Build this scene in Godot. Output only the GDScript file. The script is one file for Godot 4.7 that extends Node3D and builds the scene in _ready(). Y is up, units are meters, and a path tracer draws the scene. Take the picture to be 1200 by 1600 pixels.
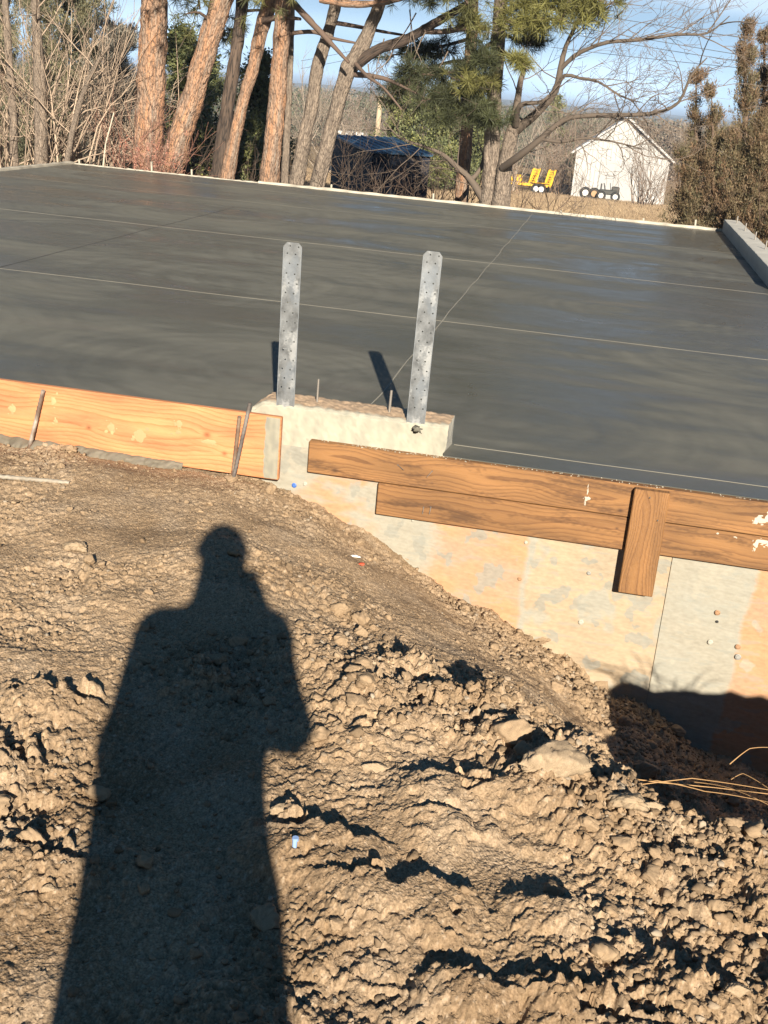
extends Node3D

var taken := {}
var rng := RandomNumberGenerator.new()

# ------------------------------------------------------------------ mesh builder
class MB:
	var v := PackedVector3Array()
	var n := PackedVector3Array()
	var u := PackedVector2Array()
	var c := PackedColorArray()
	var idx := PackedInt32Array()
	var col := Color.WHITE
	func vert(p: Vector3, nn: Vector3, uv := Vector2.ZERO) -> int:
		v.append(p); n.append(nn); u.append(uv); c.append(col)
		return v.size() - 1
	func tri(a: int, b: int, d: int) -> void:
		idx.append(a); idx.append(b); idx.append(d)
	# a flat polygon fan facing out
	func flat(ps: Array, out: Vector3, uvs: Array = []) -> void:
		var nn: Vector3 = (ps[1] - ps[0]).cross(ps[2] - ps[0])
		if nn.length_squared() < 1e-16 and ps.size() > 3: nn = (ps[2] - ps[0]).cross(ps[3] - ps[0])
		var flip := nn.dot(out) > 0.0
		nn = nn.normalized() * (1.0 if flip else -1.0)
		var base := v.size()
		for i in ps.size(): vert(ps[i], nn, uvs[i] if uvs.size() else Vector2.ZERO)
		for i in range(1, ps.size() - 1):
			if flip: tri(base, base + i + 1, base + i)
			else: tri(base, base + i, base + i + 1)
	func box(xf: Transform3D, size: Vector3, b := 0.0) -> void:
		var h := size * 0.5
		var ins := func(s: Vector3, axis: int) -> Vector3:
			var q := Vector3.ZERO
			for i in 3: q[i] = s[i] * (h[i] if i == axis else h[i] - b)
			return q
		var uvf := func(q: Vector3, axis: int) -> Vector2:
			if axis == 2: return Vector2(q.x / size.x + 0.5, 0.5 - q.y / size.y)
			if axis == 1: return Vector2(q.x / size.x + 0.5, 0.03 + 0.2 * (q.z / size.z + 0.5))
			return Vector2(0.02 + 0.03 * (q.z / size.z + 0.5), 0.5 - q.y / size.y)
		for axis in 3:
			var a1 := (axis + 1) % 3
			var a2 := (axis + 2) % 3
			for sg in [-1.0, 1.0]:
				var ps := []
				var us := []
				for k in [[-1.0, -1.0], [1.0, -1.0], [1.0, 1.0], [-1.0, 1.0]]:
					var s := Vector3.ZERO
					s[axis] = sg; s[a1] = k[0]; s[a2] = k[1]
					var q: Vector3 = ins.call(s, axis)
					us.append(uvf.call(q, axis)); ps.append(xf * q)
				var o := Vector3.ZERO
				o[axis] = sg
				flat(ps, xf.basis * o, us)
		if b <= 0.0: return
		for axis in 3:
			var a1 := (axis + 1) % 3
			var a2 := (axis + 2) % 3
			for s1 in [-1.0, 1.0]:
				for s2 in [-1.0, 1.0]:
					var ps := []
					var us := []
					for k in [[-1.0, a1], [1.0, a1], [1.0, a2], [-1.0, a2]]:
						var s := Vector3.ZERO
						s[axis] = k[0]; s[a1] = s1; s[a2] = s2
						var q: Vector3 = ins.call(s, k[1])
						us.append(uvf.call(q, 2 if axis != 2 else 0)); ps.append(xf * q)
					var o := Vector3.ZERO
					o[a1] = s1; o[a2] = s2
					flat(ps, xf.basis * o, us)
		for sx in [-1.0, 1.0]:
			for sy in [-1.0, 1.0]:
				for sz in [-1.0, 1.0]:
					var s := Vector3(sx, sy, sz)
					flat([xf * (ins.call(s, 0) as Vector3), xf * (ins.call(s, 1) as Vector3), xf * (ins.call(s, 2) as Vector3)], xf.basis * s)
	func tube(pts: Array, rad: Array, sides := 6, cap := true, rough := 0.0, noise: FastNoiseLite = null, vscale := 1.0) -> void:
		var m := pts.size()
		var x := Vector3.ZERO
		var base := v.size()
		var along := 0.0
		for i in m:
			var p: Vector3 = pts[i]
			var t: Vector3 = ((pts[mini(i + 1, m - 1)] as Vector3) - (pts[maxi(i - 1, 0)] as Vector3)).normalized()
			if i == 0:
				x = t.cross(Vector3.FORWARD if absf(t.z) < 0.8 else Vector3.UP).normalized()
			else:
				x = (x - t * x.dot(t)).normalized()
				along += p.distance_to(pts[i - 1])
			var y := t.cross(x)
			for k in sides + 1:
				var a := TAU * k / sides
				var d := x * cos(a) + y * sin(a)
				var r: float = rad[i]
				if noise:
					var q := Vector3(p.x + d.x * r, p.y * 0.35, p.z + d.z * r)
					r *= 1.0 + rough * noise.get_noise_3dv(q)
				vert(p + d * r, d, Vector2(float(k) / sides, along * vscale))
		var w := sides + 1
		for i in m - 1:
			for k in sides:
				var a := base + i * w + k
				tri(a, a + w, a + 1)
				tri(a + 1, a + w, a + w + 1)
		if cap:
			for e in 2:
				var at := 0 if e == 0 else m - 1
				var t2: Vector3 = ((pts[1] as Vector3) - (pts[0] as Vector3)).normalized() * -1.0 if e == 0 else ((pts[m - 1] as Vector3) - (pts[m - 2] as Vector3)).normalized()
				var b0 := v.size()
				for k in sides: vert(v[base + at * w + k], t2, Vector2(0.5, 0.0))
				for k in range(1, sides - 1):
					if e == 0: tri(b0, b0 + k, b0 + k + 1)
					else: tri(b0, b0 + k + 1, b0 + k)
	func smooth_normals() -> void:
		var nn := PackedVector3Array()
		nn.resize(v.size())
		for i in range(0, idx.size(), 3):
			var f := (v[idx[i + 2]] - v[idx[i]]).cross(v[idx[i + 1]] - v[idx[i]])
			nn[idx[i]] += f; nn[idx[i + 1]] += f; nn[idx[i + 2]] += f
		for i in nn.size(): n[i] = nn[i].normalized()
	func mesh(m: Material) -> ArrayMesh:
		var a := []
		a.resize(Mesh.ARRAY_MAX)
		a[Mesh.ARRAY_VERTEX] = v; a[Mesh.ARRAY_NORMAL] = n; a[Mesh.ARRAY_TEX_UV] = u; a[Mesh.ARRAY_COLOR] = c; a[Mesh.ARRAY_INDEX] = idx
		var am := ArrayMesh.new()
		am.add_surface_from_arrays(Mesh.PRIMITIVE_TRIANGLES, a)
		am.surface_set_material(0, m)
		return am

# ------------------------------------------------------------------ scene helpers
func numbered(called: String) -> String:
	var k: int = taken.get(called, 0)
	taken[called] = k + 1
	return called if k == 0 else "%s_%03d" % [called, k]
func tag(o: Node, label := "", category := "", group := "", kind := "") -> Node:
	if label: o.set_meta("label", label)
	if category: o.set_meta("category", category)
	if group: o.set_meta("group", group)
	if kind: o.set_meta("kind", kind)
	return o
func thing(called: String, label: String, category: String, at := Vector3.ZERO, group := "") -> Node3D:
	var o := Node3D.new()
	o.name = numbered(called)
	o.position = at
	add_child(o, true)
	tag(o, label, category, group)
	return o
func part(called: String, mesh: Mesh, parent: Node = null, at := Transform3D.IDENTITY) -> MeshInstance3D:
	var o := MeshInstance3D.new()
	o.mesh = mesh
	o.transform = at
	if parent == null:
		o.name = numbered(called)
		add_child(o, true)
	else:
		var k: int = parent.get_meta("n_" + called, 0)
		parent.set_meta("n_" + called, k + 1)
		o.name = called if k == 0 else "%s_%03d" % [called, k]
		parent.add_child(o, true)
	return o
func many(called: String, mesh: Mesh, xfs: Array, cols: Array, parent: Node = null) -> MultiMeshInstance3D:
	var mm := MultiMesh.new()
	mm.transform_format = MultiMesh.TRANSFORM_3D
	mm.use_colors = cols.size() > 0
	mm.mesh = mesh
	mm.instance_count = xfs.size()
	for i in xfs.size():
		mm.set_instance_transform(i, xfs[i])
		if cols.size(): mm.set_instance_color(i, cols[i])
	var o := MultiMeshInstance3D.new()
	o.multimesh = mm
	if parent == null:
		o.name = numbered(called)
		add_child(o, true)
	else:
		var k: int = parent.get_meta("n_" + called, 0)
		parent.set_meta("n_" + called, k + 1)
		o.name = called if k == 0 else "%s_%03d" % [called, k]
		parent.add_child(o, true)
	o.set_meta("kind", "stuff")
	return o
func fnl(sd: int, freq: float, octaves := 1, type := FastNoiseLite.TYPE_SIMPLEX_SMOOTH) -> FastNoiseLite:
	var f := FastNoiseLite.new()
	f.seed = sd; f.noise_type = type; f.frequency = freq
	f.fractal_type = FastNoiseLite.FRACTAL_FBM if octaves > 1 else FastNoiseLite.FRACTAL_NONE
	f.fractal_octaves = octaves
	return f
func lin(r: float, g: float, b: float) -> Color: return Color(r, g, b).linear_to_srgb()
func mat(col: Color, rough := 0.9, metal := 0.0) -> StandardMaterial3D:
	var m := StandardMaterial3D.new()
	m.albedo_color = col.linear_to_srgb(); m.roughness = rough; m.metallic = metal
	return m
func vmat(rough := 0.95) -> StandardMaterial3D:
	var m := StandardMaterial3D.new()
	m.vertex_color_use_as_albedo = true; m.roughness = rough
	return m
func noise_tex(sd: int, freq: float, normal := false, strength := 4.0, size := 512, type := FastNoiseLite.TYPE_SIMPLEX_SMOOTH) -> NoiseTexture2D:
	var t := NoiseTexture2D.new()
	t.width = size; t.height = size; t.seamless = true
	t.noise = fnl(sd, freq, 4, type)
	t.as_normal_map = normal
	t.bump_strength = strength
	return t
func img_tex(w: int, h: int, f: Callable) -> ImageTexture:
	var d := PackedByteArray()
	d.resize(w * h * 3)
	var i := 0
	for y in h:
		for x in w:
			var q: Color = f.call(x, y)
			d[i] = clampi(int(q.r * 255.0 + 0.5), 0, 255); d[i + 1] = clampi(int(q.g * 255.0 + 0.5), 0, 255); d[i + 2] = clampi(int(q.b * 255.0 + 0.5), 0, 255)
			i += 3
	var im := Image.create_from_data(w, h, false, Image.FORMAT_RGB8, d)
	return ImageTexture.create_from_image(im)
func sm(a: float, b: float, t: float) -> float: return smoothstep(a, b, t)
func curve(tab: Array, x: float) -> float:
	if x <= tab[0][0]: return tab[0][1]
	for i in range(1, tab.size()):
		if x <= tab[i][0]: return lerpf(tab[i - 1][1], tab[i][1], (x - tab[i - 1][0]) / (tab[i][0] - tab[i - 1][0]))
	return tab[-1][1]

# ------------------------------------------------------------------ the dug soil
var n_low := fnl(11, 0.8)
var n_mid := fnl(12, 2.3, 2)
var n_mask := fnl(13, 1.0, 2)
var n_ledge := fnl(14, 1.7, 3)
var n_c1 := fnl(15, 9.0, 1, FastNoiseLite.TYPE_CELLULAR)
var n_c2 := fnl(16, 21.0, 1, FastNoiseLite.TYPE_CELLULAR)
var n_c3 := fnl(17, 52.0, 1, FastNoiseLite.TYPE_CELLULAR)
var n_fine := fnl(18, 38.0, 3)
var n_tone := fnl(19, 1.6, 3)
var n_speck := fnl(20, 60.0, 2)
const WALL_FOOT := [[-3.0, -0.2], [-1.3, -0.195], [-0.97, -0.315], [-0.616, -0.497], [-0.32, -0.644], [0.0, -0.80], [0.41, -0.975], [0.74, -1.15], [1.0, -1.2], [2.2, -1.25]]
const SLOPE_WIDE := [[-1.5, 0.4], [-1.1, 1.0], [-0.6, 1.75], [0.0, 2.1], [0.5, 2.25], [0.8, 2.3], [1.3, 2.3], [2.2, 2.4]]

const BUMPS := [[-0.388, -3.051, 0.17, 0.15, 0.050], [-0.458, -2.799, 0.11, 0.10, 0.045], [-0.352, -3.156, 0.06, 0.06, 0.050], [-0.082, -2.962, 0.13, 0.13, 0.075], [-0.043, -2.721, 0.16, 0.13, 0.080], [-0.240, -2.891, 0.08, 0.08, 0.035], [-1.226, -2.425, 0.16, 0.13, 0.060], [-1.182, -2.126, 0.10, 0.12, 0.050], [-0.422, -2.075, 0.18, 0.11, 0.050], [-0.222, -1.913, 0.22, 0.12, 0.050], [0.071, -2.436, 0.20, 0.14, 0.070], [-0.174, -2.369, 0.16, 0.12, 0.045], [0.089, -1.990, 0.12, 0.09, 0.035], [-0.050, -1.729, 0.10, 0.08, 0.050], [0.209, -1.720, 0.16, 0.10, 0.050], [-0.931, -1.862, 0.14, 0.10, 0.030], [-0.431, -2.540, 0.12, 0.10, 0.030], [0.368, -1.864, 0.12, 0.10, 0.045], [0.079, -1.777, 0.08, 0.07, 0.045], [-0.170, -2.232, 0.10, 0.08, 0.030], [0.336, -3.064, 0.12, 0.10, 0.060]]
func _init() -> void:
	for f in [n_c1, n_c2, n_c3]: f.cellular_return_type = FastNoiseLite.RETURN_CELL_VALUE
func base_h(x: float, z: float) -> float:
	var plateau := -0.145 + 0.022 * n_low.get_noise_2d(x, z) - 0.03 * sm(-0.6, 1.0, x) * sm(-3.2, -2.0, z)
	var d := (z + 4.69) / curve(SLOPE_WIDE, x + 0.1 * n_low.get_noise_2d(z * 2.0, 7.0))
	var s := clampf(d, 0.0, 1.0)
	s = lerpf(s, s * s * (3.0 - 2.0 * s), 0.3)
	var h := lerpf(curve(WALL_FOOT, x), plateau, s)
	# the open pit by the wall at right
	var crest := lerpf(-3.05, -2.42, sm(0.0, 0.5, x)) + 0.10 * n_low.get_noise_2d(x * 3.0, 40.0)
	var pit := lerpf(curve(WALL_FOOT, x) + 0.10 * (z + 4.69) + 0.03 * n_mid.get_noise_2d(x, z), plateau, sm(crest - 0.75, crest + 0.03, z))
	h = lerpf(h, minf(pit, plateau), sm(-0.06, 0.36, x))
	# the spoil bank beyond it
	var bz := (z + 2.05) / 0.62
	h += (0.43 + 0.03 * n_mid.get_noise_2d(x, z)) * sm(0.62, 1.12, x) * exp(-bz * bz)
	for q in BUMPS:
		var dx: float = (x - q[0]) / q[2]
		var dz: float = (z - q[1]) / q[3]
		dz += 0.35 * n_mid.get_noise_2d(x * 3.0, z * 3.0) + 0.40 * n_fine.get_noise_2d(x * 0.3, z * 0.3) + 0.22 * n_c2.get_noise_2d(x, z)
		if absf(dx) > 1.0 or absf(dz) > 1.4: continue
		# gentle towards the sun, broken off steeply on the far side
		var g := (1.0 - dx * dx) * (sm(1.4, -0.75, dz) if dz > -0.75 else sm(-1.0, -0.75, dz))
		h += q[4] * maxf(g, 0.0)
	return h
const ROUGH := [[-0.05, -2.89, 0.36, 0.55], [0.40, -2.03, 0.30, 0.50], [-0.43, -2.99, 0.22, 0.30], [0.22, -4.36, 0.30, 0.50], [-0.42, -4.50, 0.18, 0.35], [0.28, -2.50, 0.25, 0.50], [-0.89, -2.80, 0.20, 0.35], [-0.37, -1.86, 0.28, 0.30], [-1.05, -2.10, 0.30, 0.30], [-1.38, -3.32, 0.20, 0.20], [-1.47, -3.93, 0.40, -0.35], [-0.55, -4.22, 0.25, -0.25], [-0.17, -2.18, 0.28, -0.45], [-0.74, -2.03, 0.22, -0.30], [-0.16, -3.83, 0.20, -0.10]]
func rough_at(x: float, z: float) -> float:
	var q := 0.34 + 0.42 * n_mask.get_noise_2d(x * 1.6, z * 1.6)
	# clods that rolled down and lie along the wall's foot
	q += 0.30 * sm(-0.5, 0.0, x) * (1.0 - sm(0.10, 0.55, z + 4.69)) * (1.0 - sm(0.5, 0.8, x))
	q += 0.45 * sm(0.15, 0.45, x) * (1.0 - sm(-2.6, -2.3, z))
	for s in ROUGH:
		var dx: float = x - s[0]
		var dz: float = z - s[1]
		q += s[3] * exp(-(dx * dx + dz * dz) / (s[2] * s[2]))
	return clampf(q, 0.0, 1.0)
func soil_h(x: float, z: float) -> float:
	var r := rough_at(x, z)
	var h := base_h(x, z) + 0.020 * n_mid.get_noise_2d(x, z)
	var l := n_ledge.get_noise_2d(x * 0.9, z * 1.2)
	h += 0.022 * r * (sm(0.0, 0.09, l) - 0.4)
	var w := 0.016 * n_fine.get_noise_2d(z * 0.25, x * 0.25)
	var v := 0.016 * n_fine.get_noise_2d(x * 0.25 + 31.0, z * 0.25)
	var big := sm(0.45, 0.85, r)
	h += big * 0.015 * n_c1.get_noise_2d(x + w * 1.6, z + v * 1.6)
	h += (0.05 + r * r) * 0.011 * n_c2.get_noise_2d(x + w, z + v)
	h += (0.10 + r) * 0.0085 * n_c3.get_noise_2d(x + w * 0.5, z + v * 0.5)
	h += (0.16 + r) * 0.012 * n_fine.get_noise_2d(x * 0.8, z * 0.8)
	h += 0.0032 * n_speck.get_noise_2d(x * 1.6, z * 1.6)
	var k := Vector2((x + 0.05) / 0.42, (z + 2.15) / 0.16).length()   # bucket-teeth combing
	if k < 1.0: h += 0.0013 * (1.0 - k) * sin((x * 1.0 + z * 0.35 + 0.02 * n_mid.get_noise_2d(x * 4.0, z * 4.0)) * 420.0)
	return h
func settle(p: Vector3) -> Vector3:
	# where the line of sight through p meets the modelled dirt
	var eye := Vector3(0, 1.4155, 0)
	for i in 400:
		var q := eye.lerp(p, 0.65 + i * 0.0025)
		if q.y < soil_h(q.x, q.z): return q
	return p
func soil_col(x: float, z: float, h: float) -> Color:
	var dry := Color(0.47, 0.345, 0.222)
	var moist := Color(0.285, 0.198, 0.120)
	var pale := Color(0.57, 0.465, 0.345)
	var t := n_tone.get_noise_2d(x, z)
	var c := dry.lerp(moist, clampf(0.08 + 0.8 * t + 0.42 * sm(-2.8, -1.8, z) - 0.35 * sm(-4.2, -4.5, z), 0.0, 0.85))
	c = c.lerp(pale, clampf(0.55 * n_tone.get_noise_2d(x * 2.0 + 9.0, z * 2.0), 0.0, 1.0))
	var s := n_speck.get_noise_2d(x, z)
	c *= 1.04 * (1.0 + 0.38 * s)
	if s > 0.52: c = c.lerp(pale, 0.6)
	c.a = 1.0
	return c

# ------------------------------------------------------------------ wood
func wood_tex(sd: int, w: int, h: int, length: float, high: float, light: Color, dark: Color, knots: Array, rings: float, stains: float) -> ImageTexture:
	var a := fnl(sd, 1.1, 2)
	var b := fnl(sd + 1, 14.0, 2)
	var fib := fnl(sd + 2, 60.0, 2)
	var st := fnl(sd + 3, 1.0, 4)
	return img_tex(w, h, func(px: int, py: int) -> Color:
		var x := float(px) / w * length
		var y := (float(py) / h - 0.5) * high
		var pull := 0.0
		var kn := 0.0
		for k in knots:
			var dx: float = (x - k[0])
			var dy: float = (y - k[1])
			var rr: float = k[2]
			var q := (dx * dx * 0.22 + dy * dy) / (rr * rr)
			pull += rr * 1.6 * exp(-q * 0.55) * (1.0 if dy > 0.0 else -1.0)
			kn = maxf(kn, exp(-(dx * dx * 0.6 + dy * dy) / (rr * rr) * 2.6))
		var yy := y + pull * 0.55 + 0.030 * a.get_noise_2d(x * 1.5, y * 3.0) + 0.0022 * b.get_noise_2d(x * 1.2, y * 2.0)
		var rad := sqrt(pow(yy + 0.012, 2.0) + 0.0012) + 0.35 * 0.03 * a.get_noise_2d(x * 0.9 + 40.0, 3.0)
		var f := fposmod(rad * rings, 1.0)
		var late := pow(f, 3.2) * (1.0 - sm(0.93, 1.0, f))
		var c := light.lerp(dark, clampf(late * 0.95 + 0.16 * fib.get_noise_2d(x * 0.25, y * 9.0), 0.0, 1.0))
		c = c.lerp(dark * 0.55, kn * 0.9)
		var s := st.get_noise_2d(x * 2.4, y * 13.0) + 0.3 * b.get_noise_2d(x * 2.0, y * 5.0)
		c = c.lerp(dark * 0.6, clampf((s - 0.12) * stains, 0.0, 0.6))
		c *= 1.0 + 0.42 * st.get_noise_2d(x * 1.6 + 30.0, y * 9.0)
		return c.linear_to_srgb())
func wood_mat(tex: Texture2D) -> StandardMaterial3D:
	var m := StandardMaterial3D.new()
	m.albedo_texture = tex; m.roughness = 0.72
	m.normal_enabled = true; m.normal_texture = fiber_normal; m.normal_scale = 0.5
	return m
var fiber_normal: Texture2D

# ==================================================================
func _ready() -> void:
	rng.seed = 77
	# --- camera, sky, sun, exposure
	var cam := Camera3D.new()
	cam.name = "camera"
	add_child(cam)
	cam.transform = Transform3D(Basis(Vector3.UP, deg_to_rad(9.056)) * Basis(Vector3.RIGHT, deg_to_rad(-19.668)) * Basis(Vector3.BACK, deg_to_rad(5.147)), Vector3(0, 1.4155, 0))
	cam.fov = 46.77
	cam.near = 0.05
	cam.far = 6000.0
	cam.current = true
	var we := WorldEnvironment.new()
	we.name = "world_environment"
	var env := Environment.new()
	env.background_mode = Environment.BG_SKY
	env.tonemap_mode = Environment.TONE_MAPPER_LINEAR
	env.tonemap_exposure = 2.34
	env.sdfgi_enabled = true; env.ssao_enabled = true; env.ssil_enabled = true
	var sky := Sky.new()
	var sk := ProceduralSkyMaterial.new()
	sk.sky_top_color = lin(0.010, 0.042, 0.098)
	sk.sky_horizon_color = lin(0.32, 0.45, 0.575)
	sk.sky_curve = 0.078
	sk.ground_bottom_color = Color(0.25, 0.2, 0.15)
	sk.ground_horizon_color = Color(0.5, 0.5, 0.48)
	sk.sun_angle_max = 6.0
	sk.sky_cover = cloud_cover()
	sk.sky_cover_modulate = Color(1, 1, 1, 0.17)
	sky.sky_material = sk
	env.sky = sky
	env.background_energy_multiplier = 1.0
	env.fog_enabled = true
	env.fog_density = 0.0004
	env.fog_light_color = Color(0.62, 0.70, 0.80)
	we.environment = env
	add_child(we)
	var sun := DirectionalLight3D.new()
	sun.name = "sun"
	sun.light_color = Color(1.0, 0.955, 0.885)
	sun.light_energy = 1.6
	sun.light_angular_distance = 0.5
	sun.shadow_enabled = true
	sun.look_at_from_position(Vector3(0.256, 0.393, 0.883), Vector3.ZERO)
	add_child(sun)
	fiber_normal = noise_tex(5, 0.03, true, 3.0)
	build_yard()
	build_soil()
	build_slab()
	build_wall()
	build_boards()
	build_hardware()
	build_litter()
	build_person()
	build_trees()
	build_far()

func cloud_cover() -> ImageTexture:
	# thin streaky cloud over the whole dome
	var w := 1024
	var h := 512
	var a := fnl(71, 1.0, 5)
	var b := fnl(72, 0.7, 3)
	var im := Image.create(w, h, false, Image.FORMAT_RGBA8)
	for y in h:
		var el := (0.5 - (y + 0.5) / h) * PI
		for x in w:
			var az := (x + 0.5) / w * TAU
			var p := Vector3(cos(az) * cos(el) * 2.2, sin(el) * 17.0, sin(az) * cos(el) * 2.2)
			var q := a.get_noise_3dv(p) + 0.5 * b.get_noise_3dv(p)
			var al := clampf(sm(-0.12, 0.5, q) * 0.85, 0.0, 1.0)
			im.set_pixel(x, y, Color(1, 1, 1, al * (1.0 - 0.85 * sm(0.08, 0.45, el)) if el > -0.02 else 0.0))
	return ImageTexture.create_from_image(im)

# ------------------------------------------------------------------ ground
func soil_grid(nx: int, nz: int, pos: Callable, hf: Callable, drop: float) -> MB:
	var mb := MB.new()
	var w := nx + 1
	for j in nz + 1:
		for i in w:
			var p: Vector2 = pos.call(float(i) / nx, float(j) / nz)
			var h: float = hf.call(p.x, p.y)
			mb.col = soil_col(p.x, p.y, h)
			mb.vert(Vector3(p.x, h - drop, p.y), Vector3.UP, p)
	for j in nz:
		for i in nx:
			var a := j * w + i
			mb.tri(a, a + 1, a + w)
			mb.tri(a + 1, a + w + 1, a + w)
	mb.smooth_normals()
	return mb
var soil_m: StandardMaterial3D
func build_soil() -> void:
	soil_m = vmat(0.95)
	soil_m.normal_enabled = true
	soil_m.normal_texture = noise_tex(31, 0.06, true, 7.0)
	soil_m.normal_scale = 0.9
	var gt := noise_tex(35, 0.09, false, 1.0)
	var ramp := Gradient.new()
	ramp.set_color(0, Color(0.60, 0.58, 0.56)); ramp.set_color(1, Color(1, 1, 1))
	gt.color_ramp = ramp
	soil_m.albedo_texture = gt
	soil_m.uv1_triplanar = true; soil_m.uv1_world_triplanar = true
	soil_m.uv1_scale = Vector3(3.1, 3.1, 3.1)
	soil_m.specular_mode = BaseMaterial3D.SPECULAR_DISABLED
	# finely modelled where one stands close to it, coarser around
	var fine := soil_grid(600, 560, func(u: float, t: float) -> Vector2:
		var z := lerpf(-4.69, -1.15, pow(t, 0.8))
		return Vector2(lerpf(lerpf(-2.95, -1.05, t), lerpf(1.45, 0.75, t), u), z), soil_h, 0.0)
	tag(part("soil", fine.mesh(soil_m)), "dug tan earth in front of the foundation wall", "", "", "structure")
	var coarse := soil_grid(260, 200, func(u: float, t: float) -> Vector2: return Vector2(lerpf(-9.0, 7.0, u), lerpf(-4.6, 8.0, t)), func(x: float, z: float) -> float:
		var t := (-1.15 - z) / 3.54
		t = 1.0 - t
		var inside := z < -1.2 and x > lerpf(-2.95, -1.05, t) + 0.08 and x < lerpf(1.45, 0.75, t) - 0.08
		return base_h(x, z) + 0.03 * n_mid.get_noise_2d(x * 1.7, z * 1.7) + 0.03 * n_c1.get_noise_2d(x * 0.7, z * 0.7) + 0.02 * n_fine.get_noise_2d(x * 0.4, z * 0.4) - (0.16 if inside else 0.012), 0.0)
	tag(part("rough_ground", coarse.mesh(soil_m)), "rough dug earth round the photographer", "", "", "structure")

func build_yard() -> void:
	# the yard behind the slab falls away to a field, a valley and far hills
	var mb := MB.new()
	var n := fnl(91, 0.05, 3)
	var n2 := fnl(92, 0.6, 3)
	var far := fnl(93, 0.0022, 4)
	var nz := 150
	var nx := 150
	for j in nz + 1:
		var t := float(j) / nz
		var z := -12.0 - 3000.0 * pow(t, 3.2) - 60.0 * t
		if j < 6: z = -12.0 - j * 0.8
		for i in nx + 1:
			var s := (float(i) / nx - 0.45) * 2.0
			var x := s * (22.0 + absf(z) * 0.75)
			var h := yard_h(x, z)
			h += 0.10 * n.get_noise_2d(x, z) * clampf(absf(z) / 40.0, 0.3, 3.0)
			var d := absf(z)
			h += sm(500.0, 2200.0, d) * (7.0 + 12.0 * far.get_noise_2d(x, z))
			if z > -16.7: h = minf(h, -0.5)
			var c := Color(0.33, 0.25, 0.155).lerp(Color(0.24, 0.17, 0.10), clampf(0.5 + 0.9 * n.get_noise_2d(x * 1.4, z * 3.0), 0, 1))
			c *= 1.0 + 0.25 * n2.get_noise_2d(x, z)
			c = c.lerp(Color(0.085, 0.09, 0.06), sm(250.0, 700.0, d) * (0.75 + 0.5 * far.get_noise_2d(x * 5.0, z * 5.0)))
			c.a = 1.0
			mb.col = c
			mb.vert(Vector3(x, h, z), Vector3.UP, Vector2(x, z))
	var w := nx + 1
	for j in nz:
		for i in nx:
			var a := j * w + i
			mb.tri(a, a + w, a + 1)
			mb.tri(a + 1, a + w, a + w + 1)
	mb.smooth_normals()
	var m := vmat(1.0)
	m.specular_mode = BaseMaterial3D.SPECULAR_DISABLED
	m.normal_enabled = true; m.normal_texture = noise_tex(33, 0.05, true, 8.0)
	m.uv1_triplanar = true; m.uv1_world_triplanar = true; m.uv1_scale = Vector3(0.7, 0.7, 0.7)
	tag(part("field", mb.mesh(m)), "dry grass field falling away behind the slab", "", "", "structure")
	# the ground on either side of and behind the building plot
	var g := MB.new()
	g.col = Color(0.30, 0.22, 0.14)
	for q in [[-400.0, -9.0, -20.0, 8.0], [7.0, 400.0, -20.0, 8.0], [-400.0, 400.0, 8.0, 400.0], [1.75, 7.0, -20.0, -4.56], [-9.0, -7.6, -20.0, -4.56]]:
		g.flat([Vector3(q[0], -0.55, q[2]), Vector3(q[1], -0.55, q[2]), Vector3(q[1], -0.55, q[3]), Vector3(q[0], -0.55, q[3])], Vector3.UP)
	tag(part("ground", g.mesh(m)), "dry ground around the building plot", "", "", "structure")
func yard_h(x: float, z: float) -> float:
	var d := absf(z)
	if d < 18.0: return -0.55
	if d < 110.0: return -0.55 - (d - 18.0) * 0.0615
	return -6.2 - (d - 110.0) * 0.004

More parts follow.
